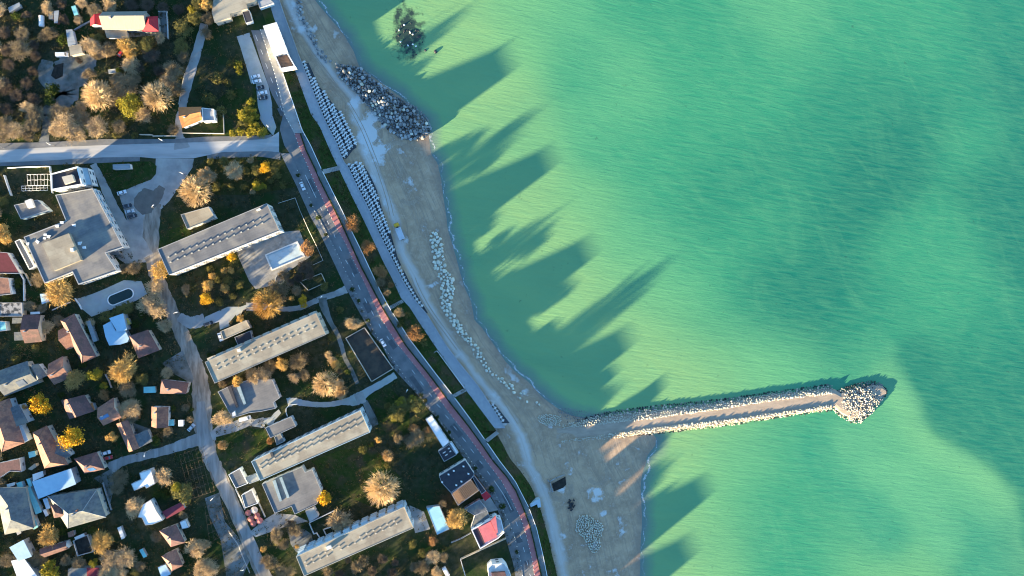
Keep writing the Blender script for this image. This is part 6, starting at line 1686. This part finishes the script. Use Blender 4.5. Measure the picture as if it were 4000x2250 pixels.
def tree(u, rpx, kind, colour, h=None, name=None, label=None, group=None, base=0.0, squash=1.0):
    if colour == 'purple': rpx *= .78
    r = rpx / 3.22 * .131
    if h is None:
        h = {'bare': 3.5 + r * 1.35, 'fuzzy': 1.6 + r * 1.0, 'leafy': 1.6 + r * 1.3, 'bush': max(.8, r * 1.25)}[kind]
        if kind in ('fuzzy', 'leafy') and u[0] < 760 and colour not in ('yellow', 'gold', 'lime'): h = 1.4 + r * .72
        if colour == 'yellow' or (colour in ('lime', 'gold') and kind == 'leafy'): h *= 1.25
    h *= rnd.uniform(.93, 1.08)
    zc = base + h * (.5 if kind == 'bush' else .62)
    x, y, _ = P(u[0], u[1], zc)
    shrub = kind == 'bush' or r < 1.7
    nm = name or ('shrub' if shrub else {'bare': 'bare_tree', 'fuzzy': 'leafless_tree', 'leafy': 'autumn_tree' if colour in ('yellow', 'orange', 'gold', 'lime') else 'leafy_tree'}[kind])
    root = empty(nm, (x, y, base), rnd.uniform(0, 6.28))
    root['category'] = 'shrub' if shrub else 'tree'
    i = rnd.randrange(5)
    if kind == 'bare':
        s = r / 7.6
        put('crown', crown_mesh(kind, i, colour), root, (0, 0, 0), 0, (s, s, h / 12.6))
        put('trunk', TRUNK, root, (0, 0, 0), 0, (1.3 * s + .3, 1.3 * s + .3, h * .32))
    elif kind == 'bush':
        s = r / 4.0
        put('crown', crown_mesh(kind, i, colour), root, (0, 0, h * .45), 0, (s, s, h / 6.6))
        put('stem', TRUNK, root, (0, 0, 0), 0, (.4, .4, h * .5))
    else:
        s = r / 4.0
        ch = h * .66
        put('crown', crown_mesh(kind, i, colour), root, (0, 0, h - ch * .5), 0, (s * rnd.uniform(.85, 1.18), s * rnd.uniform(.85, 1.18), ch / 7.0))
        put('trunk', TRUNK, root, (0, 0, 0), 0, (.5 + s * .4, .5 + s * .4, h * .62))
    if label:
        tag(root, label, None, group)
    else:
        TREES.append((root, u[0], u[1], r, ('shrub' if shrub else 'tree'), kind, colour))
    return root
SPEC = """
a bare:pale 1195,1180,205 1950,1200,205
a fuzzy:tan 1150,580,115 1290,650,75 590,110,75 1380,80,95 330,1350,75 1020,40,65 990,250,55 1020,1330,60
a fuzzy:brown 600,420,95 260,620,115 280,440,95 1200,130,85 1420,1200,115 1600,1080,135 1120,920,75 2180,860,110 2220,1110,95 1220,700,60 1500,1010,95 720,1400,100 880,1430,100 1390,620,85 2310,720,75 2060,1010,60 1700,1000,80
a fuzzy:gold 1590,560,95 1640,680,70
a fuzzy:purple 60,1100,120 120,820,100 60,420,110 420,900,90 200,1200,110 430,1250,90 90,1380,100 450,700,80 1900,700,110 1750,850,90 2000,900,100 1000,760,60 430,560,80 80,640,90 340,1060,90 1850,60,110 1650,60,90 2050,80,100 2250,120,90 800,250,80 780,60,80 340,180,70
a fuzzy:tan 1640,830,100 1790,1430,100 2020,470,65 2130,1010,80
a leafy:olive 2310,370,110 2280,580,95 2500,60,85 1840,560,105 2450,230,85 1230,480,70
a leafy:lime 1640,1330,130 2420,130,50
a bush:green 200,200,60 650,1130,95 780,500,75 1500,900,50 620,1280,70 1340,330,40
b leafy:gold 25,60,75
b fuzzy:brown 40,240,90 20,420,70
c fuzzy:tan 820,140,150 1220,140,130 960,240,110 690,200,85 190,190,115 2560,740,80
c fuzzy:brown 2180,180,60 420,120,110 60,120,110 350,260,80 60,260,90 450,-20,100 700,40,80 1050,40,100 1500,150,70
c bare:pale 2440,940,215
c leafy:olive 30,1080,65 250,260,60
c leafy:gold 40,1440,75
c bush:olive 1700,250,50 1450,250,50 1900,170,40 2050,250,35
d fuzzy:tan 50,760,75 360,700,95 580,570,50 420,770,50 600,960,30 30,670,30
d leafy:yellow 760,660,75
d leafy:lime 660,890,60 740,890,40
d leafy:olive 650,690,65 870,680,60
d bush:lime 620,140,90 540,60,80 720,220,75 440,200,60 340,230,50 640,20,50 560,220,60
d bush:olive 480,110,70 250,590,70 70,580,50 400,570,50 520,700,50 900,760,60 820,820,50 150,900,60 500,900,55 980,880,50 330,900,50
b bush:lime 420,830,65 570,1280,60 600,1400,55 430,900,50 540,1380,60 470,1440,70
b bush:olive 150,1000,80 280,1040,60 330,1200,70 60,1250,90 210,1390,70 330,790,50
d fuzzy:orange 1850,1365,90
e leafy:gold 2010,520,120
e fuzzy:gold 740,790,160
e fuzzy:tan 1960,720,115 1920,940,150 580,1210,90 2080,1210,80 1140,1160,55
e fuzzy:brown 740,1130,70 1680,480,90 2330,740,65 390,960,70 540,980,60 1560,470,60 480,620,80
e leafy:olive 1350,1080,80 1600,970,80 1480,1010,60
e leafy:gold 60,90,80
e bush:green 80,880,70 230,680,70 1700,1180,60 1780,1060,50 1100,1260,60
f bare:gold 770,930,210
f fuzzy:brown 920,740,130 1150,750,60 1000,560,70
f fuzzy:purple 1250,450,125 1330,560,90 1180,600,80 1080,660,70
f fuzzy:tan 930,885,65 1860,1180,95
f leafy:gold 1095,860,36 245,505,42 330,500,42 90,575,42 250,730,58 450,1110,48 40,700,75
f leafy:yellow 1240,870,55 1245,940,40 340,330,60 20,860,75
f leafy:orange 1290,220,80 1310,290,50
f leafy:olive 440,680,52 280,640,60 370,410,60
f bush:olive 60,480,50 160,620,50 350,830,50 180,900,60 1500,700,60 1600,1350,60 1700,1000,50
f fuzzy:orange 2050,200,92 2210,520,92 2340,690,45
f fuzzy:brown 2200,650,60 2440,1040,65 2290,780,50
o fuzzy:orange 705,1290,108
o bush:lime 350,905,35
o bush:olive 520,1180,60 620,1060,50 820,1400,60
h bare:pale 1510,490,185
h fuzzy:tan 1700,590,80 1130,400,75 600,370,100 740,380,95 230,900,105 1560,120,55 1610,190,55 1690,480,60
h fuzzy:brown 1170,190,115 820,260,90 1250,370,75 230,490,50 2530,1170,65 2430,1170,75 1690,320,50
h leafy:gold 970,230,72 410,450,75 2180,1180,48 1655,240,60
h bare:tan 215,1260,70 2300,1390,85 1740,570,70
h leafy:olive 1990,1310,60 2420,850,110 2500,750,100 2300,760,50
h leafy:lime 2470,720,70 2380,900,50
h fuzzy:orange 820,1200,50
h bush:green 650,1110,30 1500,640,60 1800,330,40 2100,1250,40 180,80,50 60,130,50
k leafy:olive 80,740,110
k leafy:lime 30,680,60
k fuzzy:orange 220,1070,75 60,1050,70
k fuzzy:brown 100,1150,95 30,1200,80
k fuzzy:gold 250,1120,60
g leafy:yellow 520,740,122 890,1160,132
g leafy:lime 1190,360,90 1310,500,48
g fuzzy:gold 1560,300,165 930,410,122
g leafy:gold 1410,1150,65 290,780,45
g fuzzy:tan 1640,790,140 2110,340,70
g fuzzy:brown 1620,900,95 1610,540,110 2390,930,45 2120,1080,60 2340,780,50
g leafy:olive 1790,420,80 200,170,60 450,40,50
g leafy:orange 1310,620,68 1740,900,28
g bush:green 760,620,50 130,560,70 1290,560,50 2180,790,40 2400,800,40 1950,1200,70 1040,240,50 1130,700,40
i fuzzy:tan 1680,570,132 2060,190,120 1400,1240,130 1560,1210,125 1340,1400,110 1500,1390,105 2470,1090,125 2530,1330,115
i fuzzy:gold 1280,1010,140 620,940,130
i fuzzy:brown 1510,200,95 980,1290,85 450,1220,85 90,1250,85 40,300,55 1960,950,62 1480,350,75 2300,690,50 1760,1330,70 820,1260,70 560,1290,90
i leafy:olive 2290,390,125 1700,1390,60
i leafy:lime 1180,1285,50 640,1370,105 2230,330,60
i bush:green 50,830,70 1170,880,60 2080,430,70 1980,420,60 780,900,60
j bare:pale 2230,370,245
j fuzzy:tan 1690,740,145
j leafy:yellow 1500,470,88
j leafy:gold 740,1105,42 1160,1075,28
j fuzzy:brown 820,1290,90 960,1390,80 1080,1380,75 1120,850,100 900,930,90 1000,1060,70 1900,1330,80 1550,1390,70 2000,1250,80 780,1250,70
j fuzzy:purple 2230,1240,85 2350,1400,85 2400,1280,65 1700,1420,80 1080,800,90 1800,1250,60 2100,1390,80
j fuzzy:tan 60,1350,115 10,1050,65
j bush:olive 2180,40,55 900,1010,60 1540,75,25 2300,60,45
l fuzzy:gold 600,710,135 540,790,60
l leafy:olive 160,1160,60 40,1050,60
l fuzzy:tan 300,1210,85 330,1400,75
l leafy:orange 290,1010,55
l fuzzy:brown 430,1210,65 420,540,55 180,1330,80 60,1330,70
l bush:olive 600,470,60 580,530,40
"""
for line in SPEC.strip().split('\n'):
    w_ = line.split()
    kind, colour = w_[1].split(':')
    for q in w_[2:]:
        u, v, r_ = (float(x) for x in q.split(','))
        tl = w_[0]
        base = 0.0
        if tl == 'o' or (tl == 'f' and u > 1980) or (tl == 'd' and u > 1700): base = -1.0
        tree(t(tl, u, v), r_, kind, colour, base=base)
# dark squares of clipped shrubs on the inland pavement
LEAFBOX = leafy_geo(55, 700, 3.6, 2.2, .42)
for k, (tl, u, v, r_, lb) in enumerate((('d', 1170, 755, 30, 'topmost dark clipped shrub square on the inland pavement'), ('d', 1335, 1130, 26, 'dark clipped shrub square below the roadside white car'), ('d', 1430, 1285, 38, 'long dark clipped shrub square right of the white hotel block'), ('f', 1520, 52, 28, 'dark clipped shrub square right of the empty pool'), ('f', 1855, 740, 36, 'large dark clipped shrub square by the footpath mouth'), ('f', 1935, 885, 28, 'dark clipped shrub square just below the footpath mouth'), ('f', 2058, 1130, 30, 'dark clipped shrub square above the walled court'),
        ('k', 145, 625, 34, 'upper half of the long sunlit shrub bed on the road'), ('k', 200, 690, 34, 'lower half of the long sunlit shrub bed on the road'), ('k', 350, 900, 26, 'dark clipped shrub square above the narrow white pavilion'), ('k', 500, 1090, 28, 'dark clipped shrub square beside the narrow white pavilion'), ('l', 830, 95, 28, 'dark clipped shrub square beside the black roof'), ('l', 1030, 355, 45, 'long dark shrub bed right of the small red roof'), ('l', 1170, 575, 48, 'long dark shrub bed beside the pale roadside terrace'), ('l', 1350, 1150, 32, 'dark clipped shrub square near the lower edge of the pavement'))):
    tree(t(tl, u, v), r_, 'bush', 'green' if 'sunlit' not in lb else 'olive', 1.5, 'clipped_shrub', lb, 'clipped shrubs on the inland pavement')  # sunlit bed: its light is put into the colour as lighter olive leaves
# unseen trees added past the left and lower edges to shade visible ground
rr = random.Random(99)
k = 0
for gy in range(-6, 30):
    for gx in range(0, 7):
        x, y = -30 - gx * 78 + rr.uniform(-28, 28), 40 + gy * 88 + rr.uniform(-30, 30)
        if 540 < y < 690 or y < -500: continue
        if rr.random() < .12: continue
        tree((x, y), rr.uniform(75, 120), 'fuzzy', rr.choice(('brown', 'tan', 'purple')), 4.2, 'added_tree', 'unseen leafless tree added beyond the left edge for shade', 'wood beyond the left edge'); k += 1
for gx in range(0, 17):
    for gy in range(0, 4):
        x, y = 40 + gx * 92 + rr.uniform(-30, 30), 2300 + gy * 95 + rr.uniform(-25, 25)
        if 830 < x < 960 and y < 2450: continue
        if 1440 < x < 1960 and 2500 < y: continue
        tree((x, y), rr.uniform(60, 115), 'fuzzy', rr.choice(('brown', 'tan', 'gold')), 6.0, 'added_tree', 'unseen leafless tree added beyond the lower edge for shade', 'gardens beyond the lower edge'); k += 1
for x, y in ((1700, 2330), (1760, 2380), (1640, 2390), (1820, 2400), (1900, 2440), (1980, 2480), (1720, 2450), (1860, 2500), (1950, 2380)):
    tree((x, y), rr.uniform(95, 120), 'fuzzy', 'brown', 9, 'added_tree', 'unseen leafless tree added beyond the lower edge for shade', 'gardens beyond the lower edge')

# labels that say which tree: what it looks like, and what it stands beside
def rel(dx, dy):
    if abs(dx) > abs(dy): return 'right of' if dx > 0 else 'left of'
    return 'below' if dy > 0 else 'above'
def inside(x, y):
    return 0 <= x <= 4000 and 0 <= y <= 2250
FAIR = {}
for o, x, y, r, nn, kind, colour in TREES:
    lm = min(LAND, key=lambda q: (q[0] - x) ** 2 + (q[1] - y) ** 2)
    w_ = 'bushy' if kind == 'leafy' and nn == 'tree' else 'spreading' if kind == 'bare' else ''
    base = ' '.join(z for z in (SIZEW(r), LOOK[colour], w_, nn, rel(x - lm[0], y - lm[1]), lm[2]) if z)
    FAIR.setdefault(base, []).append((o, x, y))
ORD = ['first', 'second', 'third', 'fourth', 'fifth', 'sixth', 'seventh', 'eighth', 'ninth', 'tenth']
for base, ls in FAIR.items():
    if len(ls) == 1:
        ls[0][0]['label'] = base
        continue
    vert = max(q[2] for q in ls) - min(q[2] for q in ls) >= max(q[1] for q in ls) - min(q[1] for q in ls)
    ls.sort(key=lambda q: q[2] if vert else q[1])
    for i, (o, x, y) in enumerate(ls):
        if len(ls) == 2: s = (('upper one', 'lower one') if vert else ('left one', 'right one'))[i]
        elif i == 0: s = 'topmost' if vert else 'leftmost'
        elif i == len(ls) - 1: s = 'lowest' if vert else 'rightmost'
        else: s = ORD[i] + (' down' if vert else ' across')
        o['label'] = base + ', ' + s
for o in scene.objects:
    lb = o.get('label')
    if lb and len(lb.split()) > 16:
        for w_ in ('bushy ', 'spreading ', 'mid sized ', 'the '):
            if len(lb.split()) > 16: lb = lb.replace(w_, '', 1)
        o['label'] = lb
print('TREES', len(TREES), 'beyond', k, 'landmarks', len(LAND))

# ------------------------------------------------------------------ low undergrowth between the trees and houses
inside_f = [in_poly([(x, y) for x, y in f]) for f in FOOT + EXCL]
boxes = [(min(x for x, y in f), min(y for x, y in f), max(x for x, y in f), max(y for x, y in f)) for f in FOOT + EXCL]
LA = np.array(LANES)
def free(x, y):
    if ft_street(x) - 28 < y < fb_street(x) + 18 and x < 1120: return False
    if x > F_WALKL(y) - 5 and y > 600: return False
    if x > F_ROADL(y) - 5: return False
    for f, b in zip(inside_f, boxes):
        if b[0] < x < b[2] and b[1] < y < b[3] and f(x, y): return False
    p = P(x, y, 0)
    return ((LA[:, 0] - p[0]) ** 2 + (LA[:, 1] - p[1]) ** 2 > (LA[:, 2] + .3) ** 2).all()
rr = random.Random(5)
for nm, n_, mats_, hmax in (('undergrowth', 7500, mat('undergrowth_leaves', (0.036, 0.046, 0.017), (0.095, 0.080, 0.035), scale=0.25, detail=6, c3=(0.14, 0.105, 0.052), scale3=0.09, spec=0.02), .9), ('dry_weeds', 4500, mat('dry_weed_stems', (0.13, 0.10, 0.054), (0.20, 0.15, 0.078), scale=0.3, detail=5, spec=0.02), .7)):
    V, F = [], []
    k = 0
    while k < n_:
        x, y = rr.uniform(-60, 1760), rr.uniform(-40, 2290)
        dens = 1.0 if (x < 720 and y < 560) or (x < 760 and y > 1050) else .55
        if rr.random() > dens or not free(x, y): continue
        k += 1
        p0 = Vector(P(x, y, 0))
        for j in range(6):
            p = p0 + Vector((rr.gauss(0, .45), rr.gauss(0, .45), rr.uniform(.05, hmax)))
            nrm = Vector((rr.gauss(0, 1), rr.gauss(0, 1), rr.gauss(.5, .8))).normalized()
            u = nrm.orthogonal().normalized(); w_ = nrm.cross(u); a = rr.uniform(0, 6.3)
            u, w_ = u * math.cos(a) + w_ * math.sin(a), w_ * math.cos(a) - u * math.sin(a)
            l_ = rr.uniform(.2, .55) * (1 if nm == 'undergrowth' else .8); wd = .5 if nm == 'undergrowth' else .15
            i0 = len(V)
            V += [tuple(p - u * l_), tuple(p + w_ * l_ * wd), tuple(p + u * l_), tuple(p - w_ * l_ * wd)]
            F.append((i0, i0 + 1, i0 + 2, i0 + 3))
    tag(put(nm, fast_mesh(nm, V, F, mats_)), kind='stuff')

V, F = [], []
k = 0
while k < 1500:
    y = rr.uniform(120, 2250); u = rr.random()
    x = F_WALL(y) + (F_PROML(y) - F_WALL(y)) * u
    zb = (Z_PROM if y < 1683 else -4.85) * u
    if rr.random() < .3 and y > 1150:
        u = rr.random(); x = F_WALKL(y) + (F_ROADL(y) - F_WALKL(y)) * u * .8; zb = .14
        if x < 10: continue
    k += 1
    p0 = Vector(P(x, y, zb))
    for j in range(5):
        p = p0 + Vector((rr.gauss(0, .4), rr.gauss(0, .4), rr.uniform(.05, .4)))
        nrm = Vector((rr.gauss(0, 1), rr.gauss(0, 1), rr.gauss(.5, .8))).normalized()
        u_ = nrm.orthogonal().normalized(); w_ = nrm.cross(u_); a = rr.uniform(0, 6.3)
        u_, w_ = u_ * math.cos(a) + w_ * math.sin(a), w_ * math.cos(a) - u_ * math.sin(a)
        l_ = rr.uniform(.2, .5); i0 = len(V)
        V += [tuple(p - u_ * l_), tuple(p + w_ * l_ * .4), tuple(p + u_ * l_), tuple(p - w_ * l_ * .4)]
        F.append((i0, i0 + 1, i0 + 2, i0 + 3))
tag(put('grass_tufts', fast_mesh('grass_tufts', V, F, MATS['undergrowth_leaves'])), kind='stuff')
